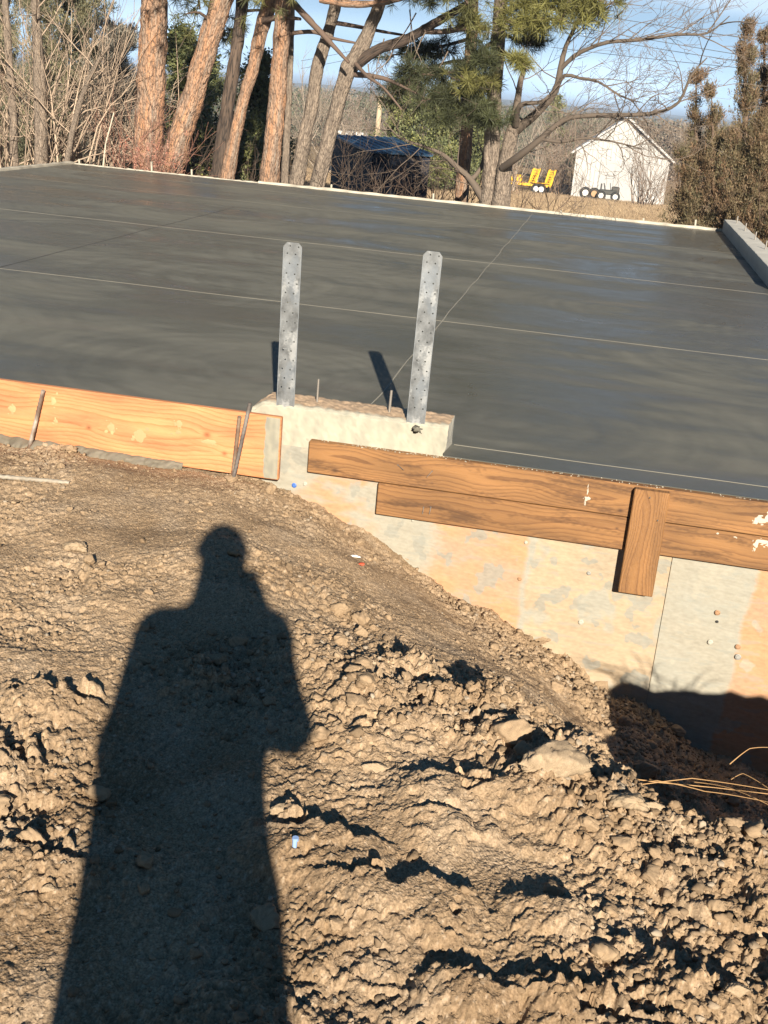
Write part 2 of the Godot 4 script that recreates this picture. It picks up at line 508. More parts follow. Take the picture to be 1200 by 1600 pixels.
# ------------------------------------------------------------------ slab
func build_slab() -> void:
	var st1 := fnl(41, 1.0, 4)
	var st2 := fnl(42, 1.0, 3)
	var x0 := -7.65
	var x1 := 1.78
	var z0 := -16.6
	var z1 := -4.695
	var lx := x1 - x0
	var lz := z1 - z0
	var wet := func(x: float, z: float) -> float:
		var q := 0.5 + 0.9 * st1.get_noise_2d(x * 0.35, z * 0.75) + 0.35 * st2.get_noise_2d(x * 0.9, z * 3.4)
		q += 0.34 * sm(-2.0, 1.0, x) + 0.22 * sm(-3.0, -6.0, x) * sm(-7.0, -10.0, z) * 0.8
		return clampf(q, 0.0, 1.0)
	# sweeps of the trowel, each about an arm's length
	var arcs := func(x: float, z: float) -> float:
		var sum := 0.0
		var ix := floori(x / 1.9)
		var iz := floori(z / 1.9)
		for dx in [0, 1]:
			for dz in [0, 1]:
				var cx := ix + int(dx)
				var cz := iz + int(dz)
				var jx := st1.get_noise_2d(cx * 7.3, cz * 3.1)
				var jz := st1.get_noise_2d(cx * 2.7 + 90.0, cz * 5.9)
				var d := Vector2(x - (cx + jx) * 1.9, z - (cz + jz) * 1.9).length()
				sum += st2.get_noise_2d(d * 7.0, cx * 13.0 + cz * 31.0 + atan2(x - cx * 1.9, z - cz * 1.9) * 0.7) * (1.0 - sm(0.8, 1.9, d))
		return sum
	var alb := img_tex(768, 768, func(px: int, py: int) -> Color:
		var x := x0 + px / 768.0 * lx
		var z := z0 + py / 768.0 * lz
		var wv: float = wet.call(x, z)
		var c := Color(0.118, 0.113, 0.088).lerp(Color(0.080, 0.079, 0.066), wv)
		c *= 1.0 + 0.08 * st2.get_noise_2d(x * 1.6 + 50.0, z * 5.0) + 0.08 * st1.get_noise_2d(x * 9.0, z * 16.0) + 0.14 * arcs.call(x, z)
		c = c.lerp(Color(0.125, 0.11, 0.088), clampf(st1.get_noise_2d(x * 0.5 + 20.0, z * 2.4) - 0.22, 0.0, 1.0) * 0.8)
		return c.linear_to_srgb())
	var rgh := img_tex(512, 512, func(px: int, py: int) -> Color:
		var x := x0 + px / 512.0 * lx
		var z := z0 + py / 512.0 * lz
		var wv: float = wet.call(x, z)
		var r: float = lerpf(0.72, 0.34, sm(0.3, 0.95, wv)) + 0.04 * st1.get_noise_2d(x * 6.0, z * 14.0) + 0.10 * arcs.call(x, z)
		return Color(r, r, r))
	var m := StandardMaterial3D.new()
	m.albedo_texture = alb
	m.roughness_texture = rgh
	m.roughness = 1.0
	m.metallic_specular = 0.55
	m.normal_enabled = true
	m.normal_texture = noise_tex(43, 0.012, true, 1.2)
	m.normal_scale = 0.12
	var mb := MB.new()
	mb.flat([Vector3(x0, 0, z0), Vector3(x1, 0, z0), Vector3(x1, 0, z1), Vector3(x0, 0, z1)], Vector3.UP, [Vector2(0, 0), Vector2(1, 0), Vector2(1, 1), Vector2(0, 1)])
	for s in [[Vector3(x0, 0, z0), Vector3(x1, 0, z0), Vector3(0, 0, -1)], [Vector3(x0, 0, z1), Vector3(x1, 0, z1), Vector3(0, 0, 1)], [Vector3(x0, 0, z0), Vector3(x0, 0, z1), Vector3(-1, 0, 0)], [Vector3(x1, 0, z0), Vector3(x1, 0, z1), Vector3(1, 0, 0)]]:
		var dn := Vector3(0, -0.3, 0)
		mb.flat([s[0], s[1], s[1] + dn, s[0] + dn], s[2], [Vector2(0, 0.01), Vector2(1, 0.01), Vector2(1, 0), Vector2(0, 0)])
	var slab := thing("concrete_slab", "large dark wet freshly troweled concrete floor slab with pale joint lines", "concrete slab")
	part("slab_body", mb.mesh(m), slab)
	var line := mat(Color(0.20, 0.185, 0.148), 0.8)
	var soft := mat(Color(0.13, 0.122, 0.10), 0.8)
	var dark := mat(Color(0.06, 0.056, 0.05), 0.6)
	var jn := fnl(47, 0.9, 2)
	# joints along the wall: z, x from, x to, width; then joints away from it
	for q in [[-4.872, -0.50, 1.78, 0.009, line], [-7.73, -7.6, 1.78, 0.010, line], [-10.86, -7.6, 1.5, 0.011, line], [-13.95, -7.6, 1.5, 0.012, soft], [-15.6, -7.6, -2.0, 0.010, soft]]:
		var j := MB.new()
		ribbon(j, q[1], q[2], q[0], q[3], true, jn)
		part("control_joint", j.mesh(q[4]), slab)
	for q in [[-0.965, -16.3, -5.3, 0.011, line], [-4.12, -13.2, -5.0, 0.022, dark]]:
		var j := MB.new()
		ribbon(j, q[1], q[2], q[0], q[3], false, jn)
		part("control_joint", j.mesh(q[4]), slab)
func ribbon(mb: MB, a: float, b: float, at: float, wide: float, along_x: bool, jn: FastNoiseLite) -> void:
	# a slightly wandering raised line of paste left by the jointing tool
	var m := 90
	for i in m:
		var t0 := lerpf(a, b, float(i) / m)
		var t1 := lerpf(a, b, float(i + 1) / m)
		var o0 := at + 0.012 * jn.get_noise_1d(t0 + at * 9.0)
		var o1 := at + 0.012 * jn.get_noise_1d(t1 + at * 9.0)
		var w0 := wide * (0.75 + 0.45 * jn.get_noise_1d(t0 * 3.0 + 50.0))
		var w1 := wide * (0.75 + 0.45 * jn.get_noise_1d(t1 * 3.0 + 50.0))
		for s in [-1.0, 1.0]:
			var p := []
			for e in [[t0, o0, 0.0025], [t1, o1, 0.0025], [t1, o1 + s * w1 * 0.5, 0.0006], [t0, o0 + s * w0 * 0.5, 0.0006]]:
				p.append(Vector3(e[0], e[2], e[1]) if along_x else Vector3(e[1], e[2], e[0]))
			mb.flat(p, Vector3.UP)

# ------------------------------------------------------------------ foundation wall
func build_wall() -> void:
	var a := fnl(51, 1.0, 4)
	var b := fnl(52, 1.0, 3)
	var w := 1100
	var h := 400
	var X0 := -1.6
	var LX := 3.7
	var LY := 1.35
	var tex := img_tex(w, h, func(px: int, py: int) -> Color:
		var x := X0 + float(px) / w * LX
		var y := -float(py) / h * LY
		var cream := Color(0.285, 0.262, 0.206)
		var grey := Color(0.235, 0.228, 0.19)
		var orange := Color(0.385, 0.20, 0.10)
		var tan_ := Color(0.335, 0.252, 0.162)
		var n1 := a.get_noise_2d(x * 2.2, y * 3.2)
		var n2 := b.get_noise_2d(x * 5.0, y * 26.0)
		var n3 := b.get_noise_2d(x * 30.0, y * 60.0)
		var c := cream.lerp(grey, clampf(0.35 + 0.9 * n1 + 0.25 * n3, 0.0, 1.0))
		# panels of bare form board leave their own stain
		var e := 0.03 * a.get_noise_2d(y * 3.0, 5.0) + 0.006 * n3
		if x < 0.466:
			var o := sm(-0.56 + e * 3.0, -0.47 + e * 3.0, x) * (1.0 - sm(-0.14 + e, -0.115 + e, x)) * (0.75 + 0.6 * n1)
			var t := sm(-0.115 + e, -0.09 + e, x) * clampf(0.95 + 0.5 * n1 - 1.3 * sm(0.05, 0.4, a.get_noise_2d(x * 4.0 + 3.0, y * 3.0 + 8.0)) + 0.55 * sm(-0.45, -0.75, y), 0.0, 1.0)
			var l := sm(-1.25, -1.0, x) * (1.0 - sm(-0.86, -0.72, x)) * sm(0.0, 0.25, n1 + 0.12) * 0.85
			c = c.lerp(orange, clampf(maxf(o, l), 0.0, 0.92))
			c = c.lerp(tan_, clampf(t, 0.0, 0.9))
			var p := a.get_noise_2d(x * 6.0 + 60.0, y * 6.0)
			if p > 0.27: c = c.lerp(grey * 0.95, sm(0.27, 0.33, p + 0.03 * n3) * 0.8)
		else:
			var o2 := sm(0.79 + e + 0.06 * (y + 0.5), 0.815 + e + 0.06 * (y + 0.5), x) * clampf(0.9 + 0.5 * n1, 0.0, 0.92)
			c = c.lerp(orange * 1.02, o2)
			var p2 := a.get_noise_2d(x * 6.0 + 10.0, y * 5.0)
			if p2 > 0.3: c = c.lerp(cream, sm(0.3, 0.36, p2) * 0.7)
		c *= 1.0 + 0.10 * n2 + 0.14 * n3 + 0.14 * n1
		c = c.lerp(Color(0.20, 0.205, 0.18), sm(0.28, 0.46, n2 + 0.2 * n3) * 0.4)
		c.a = 1.0
		return c.linear_to_srgb())
	var m := StandardMaterial3D.new()
	m.albedo_texture = tex; m.roughness = 0.85
	m.normal_enabled = true; m.normal_texture = noise_tex(55, 0.04, true, 5.0); m.normal_scale = 0.25
	var wall := thing("foundation_wall", "pale concrete foundation wall with orange form stains and raised concrete pad", "foundation wall")
	# wall face in two pours, one behind the other by a hair at the panel joint
	var ntex := fnl(56, 14.0, 3)
	for q in [[-1.6, 0.4645, 0.0], [0.4675, 2.1, -0.003]]:
		var g := MB.new()
		var nx := 150
		var ny := 90
		for j in ny + 1:
			for i in nx + 1:
				var x := lerpf(q[0], q[1], float(i) / nx)
				var y := lerpf(-0.004, -1.35, float(j) / ny)
				var dz := 0.0012 * ntex.get_noise_2d(x, y * 2.0)
				g.vert(Vector3(x, y, -4.69 + q[2] + dz), Vector3.BACK, Vector2((x - X0) / LX, -y / LY))
		for j in ny:
			for i in nx:
				var k := j * (nx + 1) + i
				g.tri(k, k + 1, k + nx + 1)
				g.tri(k + 1, k + nx + 2, k + nx + 1)
		g.smooth_normals()
		part("wall_face", g.mesh(m), wall)
	var body := MB.new()
	body.box(Transform3D(Basis.IDENTITY, Vector3(0.25, -0.70, -4.80)), Vector3(3.7, 1.36, 0.2), 0.0)
	part("wall_body", body.mesh(mat(Color(0.2, 0.19, 0.16), 0.9)), wall)
	# form ties: broken-off discs, holes and plugs
	var ring := func(x: float, y: float, r: float, deep: float, mm: Material, called: String) -> void:
		var t := MB.new()
		var pts := []
		var rad := []
		for k in [[0.0, 0.82], [0.004, 1.0], [0.0055, 0.9], [0.004, 0.62], [deep, 0.5]]:
			pts.append(Vector3(x, y, -4.69 + k[0])); rad.append(r * k[1])
		t.tube(pts, rad, 14, true)
		t.smooth_normals()
		part(called, t.mesh(mm), wall)
	var grey_m := mat(Color(0.25, 0.245, 0.22), 0.8)
	var rust_m := mat(Color(0.30, 0.17, 0.09), 0.8)
	var pale_m := mat(Color(0.36, 0.34, 0.28), 0.8)
	var black_m := mat(Color(0.03, 0.03, 0.03), 0.9)
	for k in [[0.14, -0.647, 0.012, pale_m], [0.679, -0.647, 0.012, pale_m], [0.684, -0.51, 0.012, rust_m], [0.792, -0.648, 0.012, rust_m], [0.801, -0.694, 0.014, grey_m], [0.141, -0.42, 0.009, grey_m], [-0.141, -0.492, 0.009, rust_m], [-0.135, -0.325, 0.008, pale_m], [-1.098, -0.206, 0.010, pale_m], [0.88, -0.30, 0.011, grey_m], [0.69, -0.55, 0.006, black_m], [-0.62, -0.30, 0.007, pale_m]]:
		ring.call(k[0], k[1], k[2], 0.0062, k[3], "form_tie")
	ring.call(-1.146, -0.219, 0.011, 0.0065, mat(Color(0.05, 0.13, 0.42), 0.5), "form_tie")
	wall.get_child(wall.get_child_count() - 1).set_meta("label", "blue plastic form tie plug")
	# the raised pad that carries the two straps
	var pn := fnl(57, 22.0, 3)
	var pc := fnl(58, 6.0, 3)
	var pad := MB.new()
	var px0 := -1.352
	var px1 := -0.512
	var prof := []     # cross-section from the wall face up, over the top and down the back (y, z)
	for k in 14: prof.append(Vector2(lerpf(-0.046, 0.118, k / 13.0), -4.689))
	for k in 4: prof.append(Vector2(0.122 + 0.008 * k / 3.0, -4.6895 - 0.010 * k / 3.0))
	for k in 14: prof.append(Vector2(0.131, lerpf(-4.705, -4.878, k / 13.0)))
	for k in 6: prof.append(Vector2(lerpf(0.122, 0.002, k / 5.0), -4.89))
	var nx2 := 84
	for i in nx2 + 1:
		var x := lerpf(px0, px1, float(i) / nx2)
		for k in prof.size():
			var y: float = prof[k].x
			var z: float = prof[k].y
			var top := k > 17 and k < 32
			var dn := pn.get_noise_3d(x, y, z)
			var edge := 1.0 if k >= 13 and k <= 17 else 0.0
			if top: y += 0.007 * dn + 0.004 * pc.get_noise_2d(x * 3.0, z * 3.0)
			else: z += 0.0026 * dn
			y -= edge * 0.012 * absf(pn.get_noise_1d(x * 2.0))
			y -= 0.034 * sm(-1.30, -1.352, x + 0.02 * pn.get_noise_1d(z)) * sm(0.0, 0.12, y)
			if k <= 13: x = minf(x, px1)
			var xx := x
			if i == nx2: xx += (0.004 * pn.get_noise_2d(y * 2.0, z * 2.0)) - 0.03 * (1.0 - sm(-0.04, 0.045, y)) * (1.0 if k < 14 else 0.0)
			var cr := Color(0.36, 0.33, 0.255).lerp(Color(0.25, 0.24, 0.19), clampf(0.45 + 0.8 * pc.get_noise_3d(x * 4.0, y * 2.0, z), 0, 1))
			cr *= 1.0 + 0.16 * pn.get_noise_3d(x * 3.0, y * 3.0, z * 3.0)
			if top:
				var sand := sm(-4.70, -4.73, z + 0.02 * pc.get_noise_1d(x * 4.0))
				cr = cr.lerp(Color(0.39, 0.275, 0.175) * (1.0 + 0.6 * pn.get_noise_3d(x * 5.0, 1.0, z * 5.0)), sand)
			cr.a = 1.0
			pad.col = cr
			pad.vert(Vector3(xx, y, z), Vector3.UP, Vector2(x, y))
	var pw := prof.size()
	for i in nx2:
		for k in pw - 1:
			var q := i * pw + k
			pad.tri(q, q + 1, q + pw)
			pad.tri(q + 1, q + pw + 1, q + pw)
	pad.smooth_normals()
	for e in 2:
		var at := 0 if e == 0 else nx2 * pw
		pad.col = Color(0.36, 0.335, 0.275)
		var ps := []
		for k in pw: ps.append(pad.v[at + k])
		var cen := Vector3((px0 if e == 0 else px1), 0.04, -4.79)
		for k in pw: pad.flat([cen, ps[k], ps[(k + 1) % pw]], Vector3(-1 if e == 0 else 1, 0, 0))
	part("raised_pad", pad.mesh(vmat(0.9)), wall)
	# honeycombed hollow under the right-hand strap
	var hol := MB.new()
	hol.col = Color(0.125, 0.115, 0.09)
	blob(hol, Vector3(-0.643, 0.098, -4.689), Vector3(0.019, 0.012, 0.0007), 8, 1.3, 16)
	part("hollow", hol.mesh(vmat(0.95)), wall)

func blob(mb: MB, at: Vector3, size: Vector3, sd: int, amp: float, seg := 9, flatshade := false) -> void:
	var n := fnl(sd, 1.1, 2)
	var base := mb.v.size()
	for j in seg + 1:
		var th := PI * j / seg
		for i in seg * 2 + 1:
			var ph := TAU * (i % (seg * 2)) / (seg * 2)
			var d := Vector3(sin(th) * cos(ph), cos(th), sin(th) * sin(ph))
			var r := 1.0 + amp * n.get_noise_3dv(d * 1.0 + Vector3(sd * 3.1, 0, 0))
			mb.vert(at + d * r * size, d, Vector2(float(i) / (seg * 2), float(j) / seg))
	var w := seg * 2 + 1
	for j in seg:
		for i in seg * 2:
			var a := base + j * w + i
			mb.tri(a, a + w, a + 1)
			mb.tri(a + 1, a + w, a + w + 1)

# ------------------------------------------------------------------ boards
func build_boards() -> void:
	var brown := Color(0.215, 0.104, 0.034)
	var dark := Color(0.095, 0.039, 0.012)
	var t1 := wood_tex(201, 1536, 112, 2.6, 0.14, brown, dark, [[0.12, 0.045, 0.016], [1.31, 0.045, 0.014], [1.95, -0.01, 0.014], [-0.4, 0.0, 0.02]], 85.0, 1.35)
	var t2 := wood_tex(211, 1400, 112, 2.3, 0.14, brown * 0.93, dark, [[1.0, -0.02, 0.008], [0.63, 0.09, 0.02], [1.75, 0.03, 0.012]], 70.0, 1.5)
	var t3 := wood_tex(221, 512, 140, 0.47, 0.14, Color(0.22, 0.106, 0.034), Color(0.10, 0.04, 0.012), [[0.5, -0.03, 0.03]], 120.0, 0.5)
	var t4 := wood_tex(231, 1536, 200, 2.6, 0.27, Color(0.45, 0.195, 0.083), Color(0.33, 0.112, 0.036), [[1.75, 0.02, 0.014], [2.28, -0.02, 0.02], [2.36, 0.05, 0.014], [0.9, 0.09, 0.03], [1.2, -0.05, 0.009]], 60.0, 0.35)
	var bd := func(called: String, label: String, at: Vector3, size: Vector3, turn: float, tex: Texture2D) -> Node3D:
		var o := thing(called, label, "board", at)
		var mb := MB.new()
		mb.box(Transform3D(Basis(Vector3.BACK, turn), Vector3.ZERO), size, 0.0035)
		part("plank", mb.mesh(wood_mat(tex)), o)
		return o
	var b1: Node3D = bd.call("ledger_board", "long brown grained board on the wall, upper of the pair, top level with slab", Vector3(0.215, -0.0705, -4.670), Vector3(2.6, 0.139, 0.038), 0.0, t1)
	var b2: Node3D = bd.call("ledger_board", "shorter brown board on the wall, lower of the pair, starting further right", Vector3(0.373, -0.2135, -4.6705), Vector3(2.3, 0.140, 0.038), 0.0, t2)
	var b3: Node3D = bd.call("cleat_board", "short upright brown board nailed across the two long boards", Vector3(0.337, -0.230, -4.6295), Vector3(0.45, 0.1395, 0.038), PI / 2, t3)
	var b4: Node3D = bd.call("form_board", "wide orange plywood form board left of the metal straps", Vector3(-2.5, -0.045, -4.63), Vector3(2.6, 0.275, 0.030), 0.0, t4)
	# cement smears and splashes
	var cem := vmat(0.9)
	var cnz := fnl(241, 9.0, 3)
	var smear := func(o: Node3D, x: float, y: float, zf: float, wx: float, wy: float, sd: int, col: Color) -> void:
		var mb := MB.new()
		var nn := fnl(sd, 1.4, 3)
		var lr := RandomNumberGenerator.new()
		lr.seed = sd
		for bl in 7:
			var sc := 1.0 if bl == 0 else lr.randf_range(0.12, 0.5)
			var ox := 0.0 if bl == 0 else lr.randfn() * wx * 0.8
			var oy := 0.0 if bl == 0 else lr.randfn() * wy * 0.8
			mb.col = col * lr.randf_range(0.85, 1.1)
			var c := mb.vert(Vector3(x + ox, y + oy, zf + 0.0022 * sc + 0.0004) - o.position, Vector3.BACK)
			var k := 22
			for i in k:
				var an := TAU * i / k
				var r := 0.8 + 0.5 * nn.get_noise_2d(cos(an) * 0.35 + bl * 5.0, sin(an) * 0.35) + 0.08 * nn.get_noise_2d(cos(an) * 2.0 + bl * 5.0, sin(an) * 2.0)
				mb.vert(Vector3(x + ox + cos(an) * wx * r * sc, y + oy + sin(an) * wy * r * sc, zf + 0.0004 + 0.00003 * bl) - o.position, Vector3.BACK)
			for i in k: mb.tri(c, c + 1 + (i + 1) % k, c + 1 + i)
		mb.smooth_normals()
		part("cement_splash", mb.mesh(cem), o)
	var white := Color(0.44, 0.40, 0.32)
	for q in [[0.085, -0.055, 0.003, 0.02], [0.09, -0.085, 0.014, 0.008], [0.082, -0.105, 0.003, 0.012], [0.775, -0.075, 0.03, 0.012], [0.80, -0.062, 0.012, 0.02], [0.758, -0.085, 0.01, 0.012]]:
		smear.call(b1, q[0], q[1], -4.651, q[2], q[3], int(absf(q[0] * 1000.0)), white)
	for q in [[0.80, -0.165, 0.028, 0.010], [0.775, -0.18, 0.01, 0.018], [0.825, -0.17, 0.012, 0.02], [0.84, -0.15, 0.02, 0.01], [0.62, -0.155, 0.006, 0.004], [0.69, -0.16, 0.008, 0.003]]:
		smear.call(b2, q[0], q[1], -4.6515, q[2], q[3], int(absf(q[0] * 1000.0)) + 7, white)
	for q in [[-1.64, 0.005, 0.016, 0.02], [-1.645, -0.03, 0.018, 0.012], [-1.50, -0.055, 0.035, 0.012], [-1.82, -0.07, 0.03, 0.035], [-1.95, -0.05, 0.02, 0.022], [-2.21, 0.03, 0.014, 0.02], [-2.20, -0.06, 0.01, 0.013], [-2.40, -0.03, 0.02, 0.02]]:
		smear.call(b4, q[0], q[1], -4.615, q[2], q[3], int(absf(q[0] * 1000.0)), Color(0.46, 0.26, 0.13))
	# the greyed, cement-dusted right end of the form board
	var ge := MB.new()
	ge.col = Color(0.26, 0.235, 0.17)
	for i in 33:
		var y := lerpf(-0.178, 0.088, i / 32.0)
		for k in 6:
			var e := -1.266 + 0.006 * cnz.get_noise_1d(y * 3.0) + 0.002 * cnz.get_noise_1d(y * 40.0)
			var x := lerpf(e, -1.2045, k / 5.0)
			ge.col = Color(0.265, 0.245, 0.185).lerp(Color(0.20, 0.19, 0.15), clampf(0.5 + cnz.get_noise_2d(x * 4.0, y * 1.5), 0, 1))
			ge.vert(Vector3(x, y, -4.6146 + (0.0012 if k > 0 else 0.0)) - b4.position, Vector3.BACK)
	for i in 32:
		for k in 5:
			var q := i * 6 + k
			ge.tri(q, q + 6, q + 1); ge.tri(q + 1, q + 6, q + 7)
	ge.smooth_normals()
	part("cement_coat", ge.mesh(vmat(0.9)), b4)
	var sq := MB.new()
	for i in 161:
		var x := lerpf(-3.2, -1.62, i / 160.0)
		var t := i / 160.0
		var hh := (0.028 + 0.02 * cnz.get_noise_1d(x)) * (1.0 - 0.75 * t)
		for k in 6:
			var an := PI * 0.5 * k / 5.0
			sq.col = Color(0.13, 0.112, 0.082) * (1.0 + 0.5 * cnz.get_noise_2d(x * 2.0, k * 0.3))
			sq.vert(Vector3(x, -0.2 + (hh + 0.03) * cos(an), -4.618 + (0.02 + 0.06 * (1.0 - t)) * sin(an) * (1.0 + 0.7 * cnz.get_noise_1d(x * 1.7)) + 0.012 * cnz.get_noise_2d(x * 4.0, k * 0.5)) - b4.position, Vector3.UP)
	for i in 160:
		for k in 5:
			var q := i * 6 + k
			sq.tri(q, q + 6, q + 1); sq.tri(q + 1, q + 6, q + 7)
	sq.smooth_normals()
	part("squeezed_concrete", sq.mesh(vmat(0.8)), b4).set_meta("label", "dark damp concrete squeezed out under the board")
	# crumbs of concrete along the top edges
	var crumbs := []
	var cc := []
	for i in 230:
		var x := rng.randf_range(-1.05, 1.3)
		if rng.randf() < 0.35: x = rng.randf_range(-0.9, -0.5)
		var s := rng.randf_range(0.001, 0.0032)
		crumbs.append(Transform3D(Basis.from_euler(Vector3(rng.randf() * 6, rng.randf() * 6, 0)).scaled(Vector3.ONE * s), Vector3(x, -0.0005, -4.652 - rng.randf() * 0.036)))
		cc.append(Color(0.30, 0.27, 0.21) * rng.randf_range(0.8, 1.3))
	var cb := MB.new()
	blob(cb, Vector3.ZERO, Vector3.ONE, 4, 0.5, 4)
	tag(many("concrete_crumbs", cb.mesh(vmat()), crumbs, cc), "crumbs of spilled concrete along the board's top edge", "concrete crumbs", "", "stuff")
	# nails, some bent over
	var nail_m := mat(Color(0.16, 0.155, 0.15), 0.5, 0.6)
	for q in [[b1, -0.70, -0.052, 0.05, -0.03], [b1, -0.555, -0.058, -0.035, -0.05], [b2, -0.545, -0.215, -0.004, -0.055], [b2, -0.575, -0.22, -0.002, -0.05], [b3, 0.33, -0.03, 0.0, -0.004], [b3, 0.375, -0.12, 0.0, -0.004]]:
		var mb := MB.new()
		var p := Vector3(q[1], q[2], -4.651 if q[0] != b3 else -4.6105) - (q[0] as Node3D).position
		var e := p + Vector3(q[3], q[4], 0.012) * Vector3(0.55, 0.55, 1)
		mb.tube([p - Vector3(0, 0, 0.002), p + Vector3(0, 0, 0.004), e], [0.0012, 0.0012, 0.0010], 6)
		mb.tube([p + Vector3(0, 0, 0.003), p + Vector3(0, 0, 0.0055)], [0.0028, 0.0026], 8)
		part("nail", mb.mesh(nail_m), q[0])

# ------------------------------------------------------------------ straps, bolts, rebar
func build_hardware() -> void:
	var galv := StandardMaterial3D.new()
	var g1 := fnl(301, 1.0, 3)
	var g2 := fnl(302, 1.0, 3, FastNoiseLite.TYPE_CELLULAR)
	galv.albedo_texture = img_tex(96, 800, func(px: int, py: int) -> Color:
		var x := px / 96.0 * 0.0762
		var y := py / 800.0 * 0.70
		var v := 0.245 + 0.07 * g2.get_noise_2d(x * 260.0, y * 260.0) + 0.12 * g1.get_noise_2d(x * 30.0, y * 22.0)
		var c := Color(v * 0.94, v * 0.985, v)
		var s := g1.get_noise_2d(x * 30.0 + 9.0, y * 11.0 + 4.0) + 0.3 * g1.get_noise_2d(x * 160.0, y * 160.0)
		c = c.lerp(Color(0.50, 0.51, 0.50), sm(0.12, 0.62, s) * 0.6 * sm(0.15, 0.4, y))
		c = c.lerp(Color(0.22, 0.25, 0.28), sm(0.1, 0.6, g1.get_noise_2d(x * 18.0 + 50.0, y * 7.0)) * 0.5)
		return c.linear_to_srgb())
	galv.metallic = 0.55; galv.roughness = 0.42
	var hole_m := galv
	for q in [[-1.207, 0.800, "tall perforated galvanized metal strap, left of the two on the pad", 0.010], [-0.650, 0.825, "tall perforated galvanized metal strap, right of the two on the pad", -0.006]]:
		var o := thing("metal_strap", q[2], "metal strap", Vector3(q[0], 0.112, -4.694), "straps cast into the raised pad")
		var top: float = q[1] - 0.112
		var csg := CSGCombiner3D.new()
		csg.name = "strap_plate"
		var pl := CSGPolygon3D.new()
		pl.name = "plate"
		pl.polygon = PackedVector2Array([Vector2(-0.0381, 0.0), Vector2(0.0381, 0.0), Vector2(0.0381, top - 0.016), Vector2(0.024, top), Vector2(-0.024, top), Vector2(-0.0381, top - 0.016)])
		pl.depth = 0.0028
		pl.material = galv
		csg.add_child(pl)
		var k := 0
		var y := top - 0.014
		while y > 0.07:
			for s in 2:
				var x := (-0.010 if s == 0 else 0.024) + (-0.011 if k % 2 else 0.0)
				var cy := CSGCylinder3D.new()
				cy.name = "hole_%03d" % (k * 2 + s)
				cy.radius = 0.0034 if k % 2 == 0 or s == 0 else 0.0037
				cy.height = 0.02
				cy.sides = 10
				cy.operation = CSGShape3D.OPERATION_SUBTRACTION
				cy.material = galv
				cy.position = Vector3(x, y - 0.002 * s, 0)
				cy.rotation.x = PI / 2
				csg.add_child(cy)
			y -= 0.0395 if k else 0.030
			k += 1
		o.add_child(csg)
		o.rotation = Vector3(q[3] * 0.6, 0.03, q[3])
		var me: Mesh = null
		if csg.has_method("bake_static_mesh"): me = csg.bake_static_mesh()
		if me and me.get_surface_count() > 0:
			o.remove_child(csg)
			csg.free()
			var am := ArrayMesh.new()
			for si in me.get_surface_count():
				var arr := me.surface_get_arrays(si)
				var uv := PackedVector2Array()
				for p in (arr[Mesh.ARRAY_VERTEX] as PackedVector3Array): uv.append(Vector2(p.x / 0.0762 + 0.5, 1.0 - p.y / 0.72))
				arr[Mesh.ARRAY_TEX_UV] = uv
				am.add_surface_from_arrays(Mesh.PRIMITIVE_TRIANGLES, arr)
				am.surface_set_material(si, galv)
			part("strap_plate", am, o)
		# the embossed edge flanges
		var dim := MB.new()
		for s in [-1.0, 1.0]:
			dim.box(Transform3D(Basis.IDENTITY, Vector3(s * 0.0372, (top - 0.02) * 0.5, 0.0002)), Vector3(0.0022, top - 0.022, 0.0042), 0.0006)
		part("rolled_edge", dim.mesh(mat(Color(0.36, 0.385, 0.40), 0.38, 0.6)), o)
		# embossed stamp lines, too worn to read
		var em := MB.new()
		for r in 3:
			var yy := top * (0.47 - 0.05 * r)
			var xx := -0.018
			while xx < 0.018:
				var wl := rng.randf_range(0.002, 0.005)
				em.box(Transform3D(Basis.IDENTITY, Vector3(xx, yy, 0.0016)), Vector3(wl * 0.8, 0.0035, 0.0006), 0.0002)
				xx += wl + 0.002
		part("worn_stamp", em.mesh(mat(Color(0.31, 0.33, 0.33), 0.45, 0.5)), o).set_meta("kind", "stuff")
	# anchor bolts in the pad and on the far right wall
	var steel := mat(Color(0.33, 0.30, 0.26), 0.45, 0.7)
	var bolt := func(label: String, at: Vector3, tall: float, lean: float, rad: float) -> void:
		var o := thing("anchor_bolt", label, "anchor bolt", at, "anchor bolts in the concrete")
		var mb := MB.new()
		var n := 24
		var pts := []
		var rr := []
		for i in n + 1:
			pts.append(Vector3(lean * i / n, -0.03 + (tall + 0.03) * i / n, 0)); rr.append(rad * (1.0 if i % 2 else 0.86))
		mb.tube(pts, rr, 10)
		part("threaded_rod", mb.mesh(steel), o)
	bolt.call("thin rusty bolt in the pad beside the left metal strap", Vector3(-1.094, 0.128, -4.79), 0.105, 0.0, 0.0052)
	bolt.call("steel bolt in the pad beside the right metal strap", Vector3(-0.779, 0.124, -4.785), 0.102, 0.002, 0.0062)
	var bw := ["farthest small bolt on the curb wall at right", "second farthest small bolt on the curb wall at right", "third small bolt along the curb wall at right", "nearest small bolt on the curb wall at right"]
	for i in 4: bolt.call(bw[i], Vector3(1.66 + 0.01 * i, 0.155, [-16.2, -15.2, -14.15, -13.2][i]), 0.09, 0.0, 0.009)
	# rebar stakes that hold the form board
	var bar_m := StandardMaterial3D.new()
	bar_m.vertex_color_use_as_albedo = true; bar_m.roughness = 0.75; bar_m.metallic = 0.25
	var rn := fnl(321, 8.0, 2)
